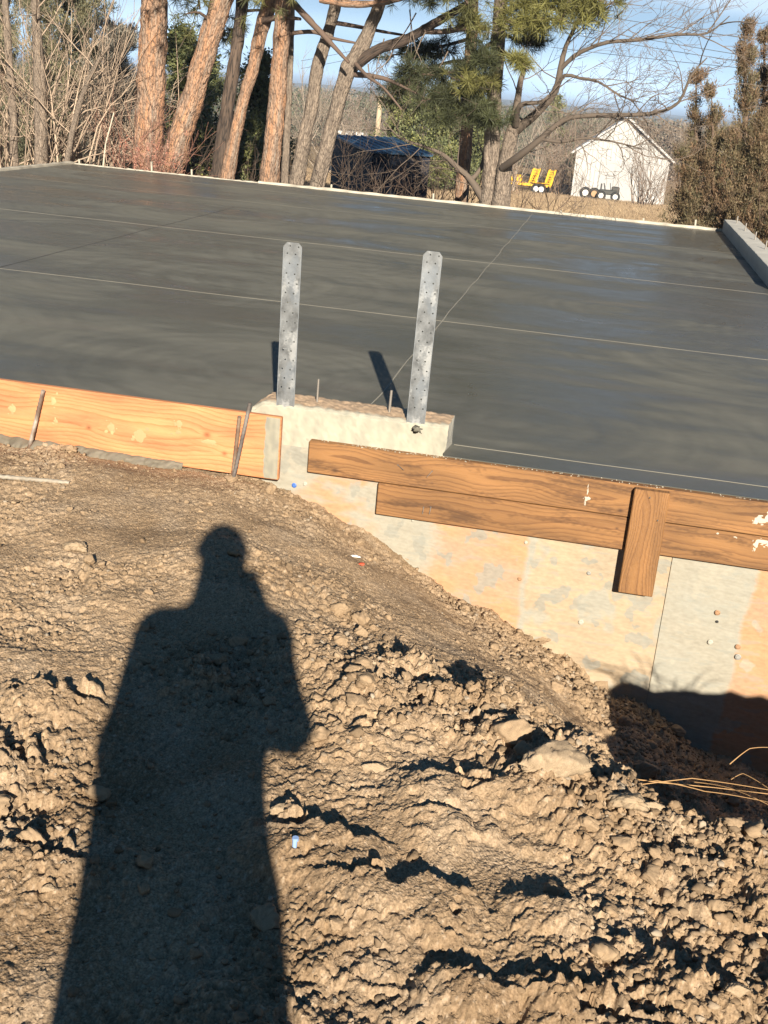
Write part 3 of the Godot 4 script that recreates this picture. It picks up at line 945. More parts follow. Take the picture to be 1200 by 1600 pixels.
	var bar := func(called: String, label: String, cat: String, a: Vector3, b: Vector3, r: float, rust: Color, other: Color, group := "") -> void:
		var mb := MB.new()
		var n := int(a.distance_to(b) / 0.006)
		var base := 0
		var pts := []
		var rr := []
		for i in n + 1:
			var f := float(i) / n
			pts.append(a.lerp(b, f) + Vector3(0, 0.003 * rn.get_noise_1d(f * 9.0), 0.003 * rn.get_noise_1d(f * 9.0 + 60.0)))
			rr.append(r * (1.0 if i % 3 else 1.14))
		mb.tube(pts, rr, 9)
		for i in mb.c.size():
			var p := mb.v[i]
			mb.c[i] = rust.lerp(other, clampf(0.5 + 1.2 * rn.get_noise_3dv(p * 1.5), 0, 1)) * (1.0 + 0.25 * rn.get_noise_3dv(p * 9.0))
		tag(part(called, mb.mesh(bar_m)), label, cat, group)
	var rust := Color(0.13, 0.085, 0.06)
	var cemc := Color(0.33, 0.29, 0.24)
	bar.call("rebar_stake", "rebar stake with pale cement on it, leftmost one holding the form board", "rebar", Vector3(-2.318, -0.23, -4.575), Vector3(-2.25, 0.077, -4.602), 0.0085, rust, cemc, "stakes holding the form board")
	bar.call("rebar_stake", "tallest dark rebar stake at the right end of the form board", "rebar", Vector3(-1.392, -0.27, -4.555), Vector3(-1.332, 0.145, -4.595), 0.0078, Color(0.10, 0.085, 0.075), Color(0.19, 0.17, 0.15), "stakes holding the form board")
	bar.call("rebar_stake", "short rusty rebar stake just left of the tallest one", "rebar", Vector3(-1.394, -0.22, -4.59), Vector3(-1.377, 0.078, -4.602), 0.0082, Color(0.14, 0.085, 0.055), Color(0.22, 0.17, 0.12), "stakes holding the form board")
	bar.call("steel_rod", "grey steel rod lying on the dirt at the left edge", "rod", Vector3(-2.6, -0.115, -3.93), Vector3(-1.90, -0.135, -4.10), 0.0085, Color(0.22, 0.185, 0.14), Color(0.30, 0.265, 0.21))
	# right-hand curb wall with its shadow on the slab
	var cw := MB.new()
	var cwn := fnl(331, 3.0, 3)
	var nz := 90
	for i in nz + 1:
		var z := lerpf(-16.62, -11.15, float(i) / nz)
		for k in 8:
			var p: Vector2 = [Vector2(1.535, 0.0), Vector2(1.535, 0.07), Vector2(1.537, 0.148), Vector2(1.545, 0.155), Vector2(1.64, 0.155), Vector2(1.735, 0.155), Vector2(1.745, 0.148), Vector2(1.747, -0.6)][k]
			cw.col = (Color(0.40, 0.385, 0.34) if k > 1 else Color(0.30, 0.29, 0.26)) * (1.0 + 0.22 * cwn.get_noise_3d(p.x * 4.0, p.y * 4.0, z))
			cw.vert(Vector3(p.x + 0.006 * cwn.get_noise_2d(z * 2.0, p.y * 5.0), p.y + 0.006 * cwn.get_noise_2d(z * 3.0, p.x * 3.0), z), Vector3.UP)
	for i in nz:
		for k in 7:
			var q := i * 8 + k
			cw.tri(q, q + 1, q + 8); cw.tri(q + 1, q + 9, q + 8)
	cw.smooth_normals()
	for e in 2:
		var ps := []
		for k in 8: ps.append(cw.v[(0 if e == 0 else nz * 8) + k])
		cw.flat(ps, Vector3(0, 0, -1 if e == 0 else 1))
	tag(part("curb_wall", cw.mesh(vmat(0.9))), "low pale concrete curb wall with bolts along the slab's right edge", "curb wall")
	# pale form boards round the far edges of the slab and their stakes
	var fm := vmat(0.85)
	var fb := func(label: String, a: Vector3, b: Vector3, wide: float, tall: float, sd: int) -> void:
		var mb := MB.new()
		var m := 60
		var dir := (b - a).normalized()
		var side := dir.cross(Vector3.UP)
		var nn := fnl(sd, 2.0, 3)
		for i in m + 1:
			var p := a.lerp(b, float(i) / m)
			var j := 0.012 * nn.get_noise_1d(i * 0.35)
			for k in 5:
				var w: Vector2 = [Vector2(-0.5, -0.4), Vector2(-0.5, 0.0), Vector2(0.0, 0.25), Vector2(0.5, 0.0), Vector2(0.5, -14.0)][k]
				mb.col = Color(0.34, 0.31, 0.25) * (1.0 + 0.6 * nn.get_noise_2d(i * 0.9, k * 2.0))
				mb.vert(p + side * wide * w.x + Vector3(0, tall + j + w.y * 0.03, 0), Vector3.UP)
		for i in m:
			for k in 4:
				var q := i * 5 + k
				mb.tri(q, q + 5, q + 1); mb.tri(q + 1, q + 5, q + 6)
		mb.smooth_normals()
		tag(part("edge_form", mb.mesh(fm)), label, "form board")
	fb.call("pale cement-crusted form board along the far edge of the slab", Vector3(-4.85, 0, -16.63), Vector3(1.54, 0, -16.63), 0.05, 0.025, 341)
	fb.call("thin bare form board at the left part of the far slab edge", Vector3(-7.6, 0, -16.63), Vector3(-4.86, 0, -16.63), 0.035, 0.008, 342)
	fb.call("pale cement-crusted form board along the left edge of the slab", Vector3(-7.68, 0, -11.5), Vector3(-7.68, 0, -16.66), 0.14, 0.02, 343)
	var sw := mat(Color(0.33, 0.30, 0.24), 0.8)
	var stk := [[1.187, 0.11, "form stake in front of the brown juniper at right"], [0.505, 0.06, "short form stake at the field's right end"], [-0.6, 0.05, "short form stake right of the twin-trunk tree"], [-2.361, 0.10, "form stake by the right corner of the blue shed"], [-3.806, 0.08, "form stake by the left corner of the blue shed"], [-5.85, 0.09, "form stake right of the red-leaved shrub"], [-6.45, 0.14, "form stake left of the red-leaved shrub"], [-7.55, 0.07, "form stake at the far left corner of the slab"]]
	for q in stk:
		var mb := MB.new()
		mb.box(Transform3D(Basis(Vector3.BACK, 0.05), Vector3(q[0], q[1] * 0.5 - 0.1, -16.68)), Vector3(0.024, q[1] + 0.2, 0.02), 0.002)
		tag(part("form_stake", mb.mesh(sw)), q[2], "stake", "stakes along the far slab edge")
	var ls := MB.new()
	ls.tube([Vector3(-7.231, -0.076, -16.750), Vector3(-7.185, 0.311, -16.750), Vector3(-7.083, 0.748, -16.800)], [0.012, 0.011, 0.009], 6)
	tag(part("pale_stick", ls.mesh(mat(Color(0.40, 0.36, 0.28), 0.8))), "long thin pale leaning stick behind the far left slab edge", "stick")

# ------------------------------------------------------------------ stones, clods and litter on the soil
func clod_mesh(sd: int, seg: int, m: Material, amp: float, dents: int, tint := Color.WHITE) -> ArrayMesh:
	var mb := MB.new()
	var r := RandomNumberGenerator.new()
	r.seed = sd
	var n := fnl(sd, 1.3, 3)
	var planes := []
	for i in dents: planes.append([Vector3(r.randfn(), r.randfn(), r.randfn()).normalized(), r.randf_range(0.46, 0.84)])
	var base := 0
	for j in seg + 1:
		var th := PI * j / seg
		for i in seg * 2 + 1:
			var ph := TAU * (i % (seg * 2)) / (seg * 2)
			var d := Vector3(sin(th) * cos(ph), cos(th), sin(th) * sin(ph))
			var rad := 1.0 + amp * n.get_noise_3dv(d * 1.1)
			for p in planes:
				var k: float = d.dot(p[0])
				if k > 0.05: rad = minf(rad, p[1] / k)
			rad *= 1.0 + 0.20 * n.get_noise_3dv(d * 3.4 + Vector3(7, 3, 1)) + 0.10 * n.get_noise_3dv(d * 9.0)
			mb.col = tint * (1.0 + 0.35 * n.get_noise_3dv(d * 4.0 + Vector3(40, 0, 0)))
			mb.col.a = 1.0
			mb.vert(d * rad, d)
	var w := seg * 2 + 1
	for j in seg:
		for i in seg * 2:
			var a := base + j * w + i
			mb.tri(a, a + w, a + 1)
			mb.tri(a + 1, a + w, a + w + 1)
	mb.smooth_normals()
	return mb.mesh(m)
func in_view(x: float, z: float) -> bool:
	var t := (z + 4.69) / 3.54
	return x > lerpf(-2.8, -0.95, t) and x < lerpf(1.25, 0.65, t)
func build_litter() -> void:
	var small := []
	var m := vmat(0.97)
	m.specular_mode = BaseMaterial3D.SPECULAR_DISABLED
	m.normal_enabled = true; m.normal_texture = soil_m.normal_texture; m.normal_scale = 0.7
	m.albedo_texture = soil_m.albedo_texture
	m.uv1_triplanar = true; m.uv1_scale = Vector3(0.6, 0.6, 0.6)
	for i in 6: small.append(clod_mesh(400 + i, 5, m, 0.55, 5))
	var xf := [[], [], [], [], [], []]
	var cl := [[], [], [], [], [], []]
	var count := 0
	while count < 32000:
		var z := rng.randf_range(-4.68, -1.2)
		var x := rng.randf_range(-2.8, 1.35)
		if not in_view(x, z): continue
		var r := rough_at(x, z)
		if rng.randf() > 0.12 + r * r * 0.9: continue
		count += 1
		var s := 0.0016 + 0.008 * pow(rng.randf(), 5.0) * (0.4 + r)
		if rng.randf() < 0.02 * r: s = rng.randf_range(0.006, 0.013)
		var k := rng.randi() % 6
		xf[k].append(Transform3D(Basis.from_euler(Vector3(rng.randf() * 6.3, rng.randf() * 6.3, rng.randf() * 6.3)).scaled(Vector3(1.0, rng.randf_range(0.6, 1.0), rng.randf_range(0.7, 1.2)) * s), Vector3(x, soil_h(x, z) + s * 0.3, z)))
		var c := soil_col(x * 1.01, z * 1.02, 0.0) * rng.randf_range(0.65, 1.0)
		if rng.randf() < 0.09: c = Color(0.50, 0.42, 0.32) * rng.randf_range(0.8, 1.1)
		c.a = 1.0
		cl[k].append(c)
	for k in 6: tag(many("soil_crumbs", small[k], xf[k], cl[k]), "small crumbs and pebbles of dry earth strewn over the slope", "soil crumbs", "", "stuff")
	# a rougher tier of broken lumps, past counting
	var mid := []
	for i in 5: mid.append(clod_mesh(430 + i, 7, m, 0.7, 8))
	var mxf := [[], [], [], [], []]
	var mcl := [[], [], [], [], []]
	count = 0
	while count < 3200:
		var z := rng.randf_range(-4.66, -1.2)
		var x := rng.randf_range(-2.8, 1.3)
		if not in_view(x, z): continue
		var r := rough_at(x, z)
		if rng.randf() > 0.03 + r * r * r * 1.3: continue
		count += 1
		var s := 0.0055 + 0.011 * pow(rng.randf(), 2.6)
		var k := rng.randi() % 5
		mxf[k].append(Transform3D(Basis.from_euler(Vector3(rng.randf() * 6.3, rng.randf() * 6.3, rng.randf() * 6.3)).scaled(Vector3(1.15, rng.randf_range(0.6, 1.0), rng.randf_range(0.7, 1.2)) * s), Vector3(x, soil_h(x, z) + s * 0.2, z)))
		var c := soil_col(x * 1.01, z * 1.02, 0.0) * rng.randf_range(0.70, 1.0)
		c.a = 1.0
		mcl[k].append(c)
	for k in 5: tag(many("broken_lumps", mid[k], mxf[k], mcl[k]), "broken lumps of dry earth too many to count over the slope", "soil lumps", "", "stuff")
	# clods that one could pick up
	var big := []
	for i in 10: big.append(clod_mesh(440 + i, 13, m, 0.5, 9, Color(0.44, 0.325, 0.21)))
	var pale := []
	for i in 4: pale.append(clod_mesh(470 + i, 22, m, 0.42, 11, Color(0.48, 0.375, 0.255)))
	var n := 0
	while n < 250:
		var z := rng.randf_range(-4.6, -1.35)
		var x := rng.randf_range(-2.6, 1.0)
		if not in_view(x, z): continue
		var r := rough_at(x, z)
		if rng.randf() > 0.02 + r * r * r: continue
		n += 1
		var s := 0.013 + 0.024 * pow(rng.randf(), 2.5)
		var o := part("earth_clod", big[rng.randi() % 10], null, Transform3D(Basis.from_euler(Vector3(rng.randf() * 6.3, rng.randf() * 6.3, rng.randf() * 6.3)).scaled(Vector3(1.0, rng.randf_range(0.65, 0.95), rng.randf_range(0.75, 1.15)) * s), Vector3(x, soil_h(x, z) + s * 0.25, z)))
		var zone := "on the dug slope right of the standing shadow"
		var sx := -0.29 * (z + 0.05) * -1.0
		if x < -0.55 + 0.21 * (z + 1.5) - 0.02: zone = "on the bare dirt left of the standing shadow"
		elif x < -0.20 + 0.20 * (z + 1.5) and z > -3.6: zone = "lying inside the standing shadow"
		elif z < -3.4: zone = "on the slope falling to the wall's foot"
		elif x > 0.2: zone = "near the edge of the pit at right"
		elif z > -2.2: zone = "in the lower middle of the dirt"
		var kind := "big" if s > 0.022 else ("middling" if s > 0.016 else "small")
		tag(o, "%s loose clod of dry tan earth %s" % [kind, zone], "earth clod", "%s loose clods %s" % [kind, zone])
	# the ones that stand out
	for q in [[Vector3(0.068, -0.284, -2.852), 0.0709, "large pale rock at the pit's edge, biggest in the dirt", 1, 2], [Vector3(0.321, -0.335, -3.002), 0.0552, "pale rock right of the biggest one, by the orange stalks", 1, 1], [Vector3(0.258, -0.205, -2.614), 0.0382, "rounded pale lump below the orange stalks, left of a smaller one", 1, 3], [Vector3(0.318, -0.205, -2.622), 0.0241, "small pale lump just right of the rounded one below the stalks", 1, 0], [Vector3(0.244, -0.165, -2.373), 0.0282, "lump of earth at the pit's edge below the two rounded rocks", 0, 4], [Vector3(0.172, -0.185, -2.445), 0.0291, "earth lump left of and above the lump at the pit's edge", 0, 5], [Vector3(-0.052, -0.264, -2.962), 0.0544, "broad clod of earth up-slope left of the biggest rock", 0, 6], [Vector3(-0.466, -0.145, -2.781), 0.0361, "clod with black gap behind it, right of the shadow's elbow", 0, 7], [Vector3(-0.530, -0.135, -2.222), 0.0192, "pale clod touching the right edge of the shadow", 1, 2], [Vector3(-0.307, -0.165, -2.680), 0.0188, "small reddish tan stone in the middle of the slope", 0, 8], [Vector3(-0.363, -0.155, -2.491), 0.0269, "flat pale stone lying in the middle of the dirt", 1, 0], [Vector3(-1.592, -0.135, -3.488), 0.0377, "flat pale stone on the smooth dirt left of the shadow's head", 1, 3], [Vector3(-0.631, -0.464, -4.676), 0.0354, "brown clod against the wall below the lower board", 0, 1], [Vector3(-0.015, -0.754, -4.648), 0.0452, "clod resting against the wall's foot halfway down the slope", 0, 3], [Vector3(0.263, -0.884, -4.581), 0.0396, "clod low against the wall near the panel joint", 0, 2], [Vector3(0.451, -0.145, -1.933), 0.0209, "lump near the bottom right corner of the dirt", 1, 1], [Vector3(-0.323, -0.135, -1.783), 0.0087, "small grey stone in the lower middle of the dirt", 1, 3], [Vector3(-1.077, -0.135, -2.793), 0.0181, "clod within the shadow's left shoulder", 0, 9], [Vector3(-0.882, -0.135, -2.844), 0.0261, "clod in the middle of the shadow's chest", 0, 4], [Vector3(-0.895, -0.135, -1.823), 0.0118, "pale stone at the far left of the dirt", 1, 2]]:
		var p := settle(q[0])
		var s: float = q[1]
		var src: Array = pale if q[3] == 1 else big
		var o := part("rock" if q[3] == 1 else "earth_lump", src[int(q[4]) % src.size()], null, Transform3D(Basis.from_euler(Vector3(q[4] * 0.7, q[4] * 1.3, 0.2)).scaled(Vector3(1.25, 0.8, 0.85) * s), Vector3(p.x, soil_h(p.x, p.z) + s * 0.15, p.z)))
		tag(o, q[2], "rock" if q[3] == 1 else "earth clod")
	# litter
	var red := clod_mesh(490, 6, mat(Color(0.42, 0.07, 0.03), 0.7), 0.4, 6)
	var p1 := settle(Vector3(-0.679, -0.205, -3.875))
	tag(part("red_chip", red, null, Transform3D(Basis.from_euler(Vector3(0.3, 0.5, 0.9)).scaled(Vector3(0.016, 0.007, 0.008)), Vector3(p1.x, soil_h(p1.x, p1.z) + 0.006, p1.z))), "small red chip on the slope beside a white chip", "chip")
	var wh := clod_mesh(491, 6, mat(Color(0.62, 0.60, 0.56), 0.7), 0.4, 6)
	var p2 := settle(Vector3(-0.719, -0.205, -3.943))
	tag(part("white_chip", wh, null, Transform3D(Basis.from_euler(Vector3(0.3, 0.3, -0.6)).scaled(Vector3(0.022, 0.007, 0.010)), Vector3(p2.x, soil_h(p2.x, p2.z) + 0.006, p2.z))), "small white chip on the slope beside the red chip", "chip")
	var p3 := settle(Vector3(-0.465, -0.135, -2.108))
	var pb := MB.new()
	var y3 := soil_h(p3.x, p3.z)
	pb.tube([Vector3(p3.x, y3 - 0.01, p3.z), Vector3(p3.x, y3 + 0.016, p3.z), Vector3(p3.x + 0.001, y3 + 0.017, p3.z), Vector3(p3.x + 0.001, y3 + 0.022, p3.z)], [0.005, 0.0055, 0.008, 0.007], 10)
	tag(part("blue_plug", pb.mesh(mat(Color(0.22, 0.33, 0.55), 0.4))), "small pale blue plastic plug standing in the dirt by the shadow's hip", "plastic plug")
	# orange straw stalks over the pit
	var straw := mat(Color(0.34, 0.20, 0.085), 0.8)
	for q in [[[Vector3(0.193, -0.137, -2.620), Vector3(0.331, -0.163, -2.660), Vector3(0.601, -0.166, -2.700), Vector3(0.740, -0.166, -2.700)], 0.0035, "long nearly level orange stalk over the pit"], [[Vector3(0.234, -0.149, -2.600), Vector3(0.404, -0.130, -2.650), Vector3(0.576, -0.097, -2.600), Vector3(0.724, -0.093, -2.600)], 0.0028, "orange stalk crossing under the long level one"], [[Vector3(0.305, -0.149, -2.660), Vector3(0.435, -0.144, -2.620), Vector3(0.584, -0.108, -2.580)], 0.0030, "orange stalk slanting down to the right edge"], [[Vector3(0.419, -0.158, -2.700), Vector3(0.498, -0.141, -2.650), Vector3(0.598, -0.132, -2.600)], 0.0025, "short orange stalk, steepest of the lower bunch"], [[Vector3(0.512, -0.147, -2.800), Vector3(0.562, -0.132, -2.850), Vector3(0.633, -0.132, -2.900)], 0.0030, "upper orange stalk bending at right, above the bunch"], [[Vector3(0.514, -0.162, -2.750), Vector3(0.540, -0.151, -2.750), Vector3(0.604, -0.144, -2.700)], 0.0022, "thin orange stalk end at right edge"]]:
		var mb := MB.new()
		var pts := []
		var rr := []
		var c := Curve3D.new()
		for p in q[0]: c.add_point(p)
		var m2 := 12
		for i in m2 + 1:
			var f := float(i) / m2
			var t := f * ((q[0] as Array).size() - 1)
			var k := mini(int(t), (q[0] as Array).size() - 2)
			pts.append((q[0][k] as Vector3).lerp(q[0][k + 1], t - k) + Vector3(0, 0.012 * sin(f * PI), 0)); rr.append(lerpf(q[1], q[1] * 0.5, f) * 0.52)
		mb.tube(pts, rr, 6)
		tag(part("dry_stalk", mb.mesh(straw)), q[2], "stalk", "orange stalks over the pit")
	# weeds on the bank at the right, whose shadow falls on the wall
	for k in 4:
		var mb := MB.new()
		for i in 9:
			var a := Vector3(1.0 + 0.12 * k + rng.randf_range(-0.08, 0.08), 0, -2.1 + rng.randf_range(-0.25, 0.25))
			a.y = base_h(a.x, a.z) - 0.02
			var e := a + Vector3(rng.randf_range(-0.36, 0.1), rng.randf_range(0.03, 0.15), rng.randf_range(-0.12, 0.12))
			mb.tube([a, a.lerp(e, 0.5) + Vector3(0, 0.03, 0), e], [0.003, 0.0022, 0.001], 4, false)
		var t := thing("dry_weed", ["first", "second", "third", "fourth", "fifth", "sixth"][k] + " dry twiggy weed from the pit on the earth bank at right", "weed", Vector3.ZERO, "weeds on the earth bank")
		part("stems", mb.mesh(mat(Color(0.35, 0.22, 0.10), 0.8)), t).set_meta("kind", "stuff")

# ------------------------------------------------------------------ the photographer, whose shadow lies on the dirt
func capsule_field(bones: Array, lo: Vector3, hi: Vector3, cell: float, k: float) -> Dictionary:
	var nx := int((hi.x - lo.x) / cell) + 2
	var ny := int((hi.y - lo.y) / cell) + 2
	var nz := int((hi.z - lo.z) / cell) + 2
	var f := PackedFloat32Array()
	f.resize(nx * ny * nz)
	f.fill(1.0)
	for b in bones:
		var a: Vector3 = b[0]
		var e: Vector3 = b[1]
		var ra: float = b[2]
		var rb: float = b[3]
		var sc: Vector3 = b[4] if b.size() > 4 else Vector3.ONE
		var m := maxf(ra, rb) + k + cell * 2.0
		var l := a.min(e) - Vector3.ONE * m
		var g := a.max(e) + Vector3.ONE * m
		var i0 := maxi(0, int((l.x - lo.x) / cell))
		var i1 := mini(nx - 1, int((g.x - lo.x) / cell) + 1)
		var j0 := maxi(0, int((l.y - lo.y) / cell))
		var j1 := mini(ny - 1, int((g.y - lo.y) / cell) + 1)
		var k0 := maxi(0, int((l.z - lo.z) / cell))
		var k1 := mini(nz - 1, int((g.z - lo.z) / cell) + 1)
		var ab := (e - a) / sc
		var den := maxf(ab.length_squared(), 1e-9)
		for z in range(k0, k1 + 1):
			for y in range(j0, j1 + 1):
				for x in range(i0, i1 + 1):
					var p := lo + Vector3(x, y, z) * cell
					var ap := (p - a) / sc
					var t := clampf(ap.dot(ab) / den, 0.0, 1.0)
					var d := (ap - ab * t).length() - lerpf(ra, rb, t)
					var at := (z * ny + y) * nx + x
					var o := f[at]
					var h := maxf(k - absf(d - o), 0.0) / k
					f[at] = minf(d, o) - h * h * k * 0.25
	return {"f": f, "nx": nx, "ny": ny, "nz": nz, "lo": lo, "cell": cell}
func surface_nets(mb: MB, d: Dictionary, tint: Callable) -> void:
	var f: PackedFloat32Array = d.f
	var nx: int = d.nx
	var ny: int = d.ny
	var nz: int = d.nz
	var ids := {}
	var sy := nx
	var sz := nx * ny
	var first := mb.v.size()
	for z in nz - 1:
		for y in ny - 1:
			for x in nx - 1:
				var o := z * sz + y * sy + x
				var mask := 0
				var vals := [f[o], f[o + 1], f[o + sy], f[o + sy + 1], f[o + sz], f[o + sz + 1], f[o + sz + sy], f[o + sz + sy + 1]]
				for c in 8:
					if vals[c] < 0.0: mask += 1
				if mask == 0 or mask == 8: continue
				var sum := Vector3.ZERO
				var n := 0
				for c in 8:
					for ax in [1, 2, 4]:
						var c2: int = c | ax
						if c2 == c: continue
						if (vals[c] < 0.0) != (vals[c2] < 0.0):
							var t: float = vals[c] / (vals[c] - vals[c2])
							var a := Vector3(c & 1, (c >> 1) & 1, c >> 2)
							var b := Vector3(c2 & 1, (c2 >> 1) & 1, c2 >> 2)
							sum += a.lerp(b, t)
							n += 1
				var p: Vector3 = d.lo + (Vector3(x, y, z) + sum / n) * d.cell
				mb.col = tint.call(p)
				ids[o] = mb.vert(p, Vector3.UP)
	for o in ids:
		var z: int = o / sz
		var y: int = (o % sz) / sy
		var x: int = o % sy
		for q in [[1, sy, sz, y, z], [sy, sz, 1, z, x], [sz, 1, sy, x, y]]:
			if q[3] == 0 or q[4] == 0: continue
			var ina: bool = f[o] < 0.0
			if ina == (f[o + q[0]] < 0.0): continue
			var v0 = ids.get(o)
			var v1 = ids.get(o - q[1])
			var v2 = ids.get(o - q[1] - q[2])
			var v3 = ids.get(o - q[2])
			if v0 == null or v1 == null or v2 == null or v3 == null: continue
			if ina:
				mb.tri(v0, v2, v1); mb.tri(v0, v3, v2)
			else:
				mb.tri(v0, v1, v2); mb.tri(v0, v2, v3)
func build_person() -> void:
	# local frame: x to the person's right, z behind the person; the lens is at (0, 1.4155, -0.30)
	var bx := Vector3(0.9604, 0, -0.2785)
	var bz := Vector3(0.2785, 0, 0.9604)
	var o := thing("person", "person in a dark jacket photographing the slab, casting the standing shadow on the dirt", "person")
	o.transform = Transform3D(Basis(bx, Vector3.UP, bz), bz * 0.30)
	var mb := MB.new()
	var jacket := Color(0.03, 0.035, 0.05)
	var trousers := Color(0.06, 0.055, 0.05)
	var skin := Color(0.42, 0.24, 0.16)
	var hair := Color(0.04, 0.025, 0.018)
	var body := [
		[Vector3(-0.064, 1.60, 0.02), Vector3(-0.062, 1.40, 0.03), 0.076, 0.10],
		[Vector3(-0.222, 1.365, 0.03), Vector3(0.085, 1.372, 0.03), 0.072, 0.072],
		[Vector3(-0.165, 1.28, 0.01), Vector3(-0.165, 0.70, 0.01), 0.118, 0.124],
		[Vector3(0.005, 1.30, 0.01), Vector3(-0.035, 1.06, 0.01), 0.116, 0.104],
		[Vector3(-0.035, 1.06, 0.01), Vector3(0.004, 0.70, 0.01), 0.104, 0.118],
		[Vector3(-0.245, 1.35, 0.03), Vector3(-0.272, 1.10, 0.05), 0.064, 0.056],
		[Vector3(-0.272, 1.10, 0.05), Vector3(-0.25, 0.86, -0.03), 0.054, 0.038],
		[Vector3(0.095, 1.34, 0.03), Vector3(0.138, 1.13, 0.0), 0.064, 0.056],
		[Vector3(0.138, 1.13, 0.0), Vector3(0.065, 1.33, -0.21), 0.054, 0.036],
		[Vector3(-0.175, 0.82, 0.01), Vector3(-0.185, 0.40, -0.01), 0.110, 0.086],
		[Vector3(-0.185, 0.40, -0.01), Vector3(-0.188, -0.03, 0.04), 0.082, 0.060],
		[Vector3(0.0, 0.82, 0.01), Vector3(0.01, 0.40, -0.01), 0.106, 0.086],
		[Vector3(0.01, 0.40, -0.01), Vector3(0.015, -0.03, 0.04), 0.082, 0.060],
		[Vector3(-0.188, -0.085, 0.05), Vector3(-0.20, -0.10, -0.16), 0.050, 0.042],
		[Vector3(0.015, -0.085, 0.05), Vector3(0.03, -0.10, -0.16), 0.050, 0.042]]
	surface_nets(mb, capsule_field(body, Vector3(-0.42, -0.22, -0.32), Vector3(0.30, 1.70, 0.26), 0.016, 0.035), func(p: Vector3) -> Color:
		if p.y > 1.50: return skin
		if p.y > 0.66: return jacket
		return trousers if p.y > -0.04 else Color(0.09, 0.06, 0.04))
	var head := [
		[Vector3(-0.07, 1.655, 0.012), Vector3(-0.07, 1.645, -0.02), 0.088, 0.085, Vector3(0.92, 1.02, 1.06)],
		[Vector3(-0.068, 1.62, -0.02), Vector3(-0.068, 1.55, -0.04), 0.080, 0.060],
		[Vector3(-0.064, 1.60, 0.02), Vector3(-0.064, 1.50, 0.025), 0.079, 0.079],
		[Vector3(-0.07, 1.632, -0.104), Vector3(-0.07, 1.602, -0.117), 0.009, 0.013],
		[Vector3(-0.149, 1.645, 0.0), Vector3(-0.147, 1.61, -0.005), 0.014, 0.010],
		[Vector3(0.009, 1.645, 0.0), Vector3(0.007, 1.61, -0.005), 0.014, 0.010],
		[Vector3(-0.09, 1.572, -0.089), Vector3(-0.05, 1.572, -0.089), 0.008, 0.008],
		[Vector3(-0.105, 1.668, -0.096), Vector3(-0.035, 1.668, -0.096), 0.010, 0.010]]
	surface_nets(mb, capsule_field(head, Vector3(-0.19, 1.48, -0.15), Vector3(0.05, 1.77, 0.13), 0.006, 0.014), func(p: Vector3) -> Color:
		if p.y > 1.695 - 0.25 * p.z * 0.0 and p.z > -0.085 or (p.z > 0.02 and p.y > 1.57): return hair
		if p.z < -0.085 and absf(p.y - 1.572) < 0.008 and absf(p.x + 0.07) < 0.024: return Color(0.35, 0.13, 0.10)
		return skin)
	# hands: right one holding the phone, left one hanging and slightly curled
	var r := [[Vector3(0.065, 1.33, -0.21), Vector3(0.045, 1.375, -0.262), 0.030, 0.030]]
	for i in 4:
		var y := 1.335 + 0.021 * i
		var l: float = [0.9, 1.0, 1.05, 0.95][i]
		r.append([Vector3(0.046, y, -0.262), Vector3(0.05, y + 0.006, -0.262 - 0.018 * l), 0.0095, 0.009])
		r.append([Vector3(0.05, y + 0.006, -0.262 - 0.018 * l), Vector3(0.04, y + 0.004, -0.288), 0.009, 0.008])
	r.append([Vector3(0.04, 1.365, -0.25), Vector3(0.015, 1.385, -0.256), 0.011, 0.010])
	r.append([Vector3(0.015, 1.385, -0.256), Vector3(0.0, 1.40, -0.268), 0.010, 0.008])
	surface_nets(mb, capsule_field(r, Vector3(-0.03, 1.28, -0.33), Vector3(0.12, 1.44, -0.15), 0.005, 0.008), func(_p: Vector3) -> Color: return skin)
	var lh := [[Vector3(-0.25, 0.87, -0.028), Vector3(-0.25, 0.79, -0.045), 0.026, 0.034, Vector3(0.6, 1, 1)]]
	for i in 4:
		var z := -0.075 + 0.021 * i
		var l: float = [0.9, 1.0, 0.97, 0.78][i]
		lh.append([Vector3(-0.25, 0.775, z), Vector3(-0.247, 0.775 - 0.042 * l, z - 0.004), 0.0095, 0.0088])
		lh.append([Vector3(-0.247, 0.775 - 0.042 * l, z - 0.004), Vector3(-0.236, 0.775 - 0.075 * l, z - 0.006), 0.0088, 0.0078])
	lh.append([Vector3(-0.246, 0.84, -0.06), Vector3(-0.238, 0.80, -0.095), 0.011, 0.010])
	lh.append([Vector3(-0.238, 0.80, -0.095), Vector3(-0.233, 0.77, -0.10), 0.010, 0.008])
	surface_nets(mb, capsule_field(lh, Vector3(-0.31, 0.66, -0.14), Vector3(-0.19, 0.92, 0.03), 0.005, 0.008), func(_p: Vector3) -> Color: return skin)
	mb.smooth_normals()
	part("body", mb.mesh(vmat(0.85)), o)
	var eyes := MB.new()
	for s in [-1.0, 1.0]:
		eyes.col = Color(0.6, 0.58, 0.55)
		blob(eyes, Vector3(-0.07 + s * 0.031, 1.648, -0.094), Vector3(0.011, 0.008, 0.008), 3, 0.0, 6)
		eyes.col = Color(0.03, 0.02, 0.015)
		blob(eyes, Vector3(-0.07 + s * 0.031, 1.648, -0.1), Vector3(0.004, 0.004, 0.003), 3, 0.0, 5)
	eyes.smooth_normals()
	part("eyes", eyes.mesh(vmat(0.3)), o)
	# the phone, just behind the lens
	var ph := thing("phone", "black phone held up by the person whose shadow lies on the dirt", "phone")
	ph.transform = Transform3D(Basis(Vector3.UP, deg_to_rad(9.056)) * Basis(Vector3.RIGHT, deg_to_rad(-19.668)) * Basis(Vector3.BACK, deg_to_rad(5.147)), Vector3(0, 1.4155, 0))
	var c := MB.new()
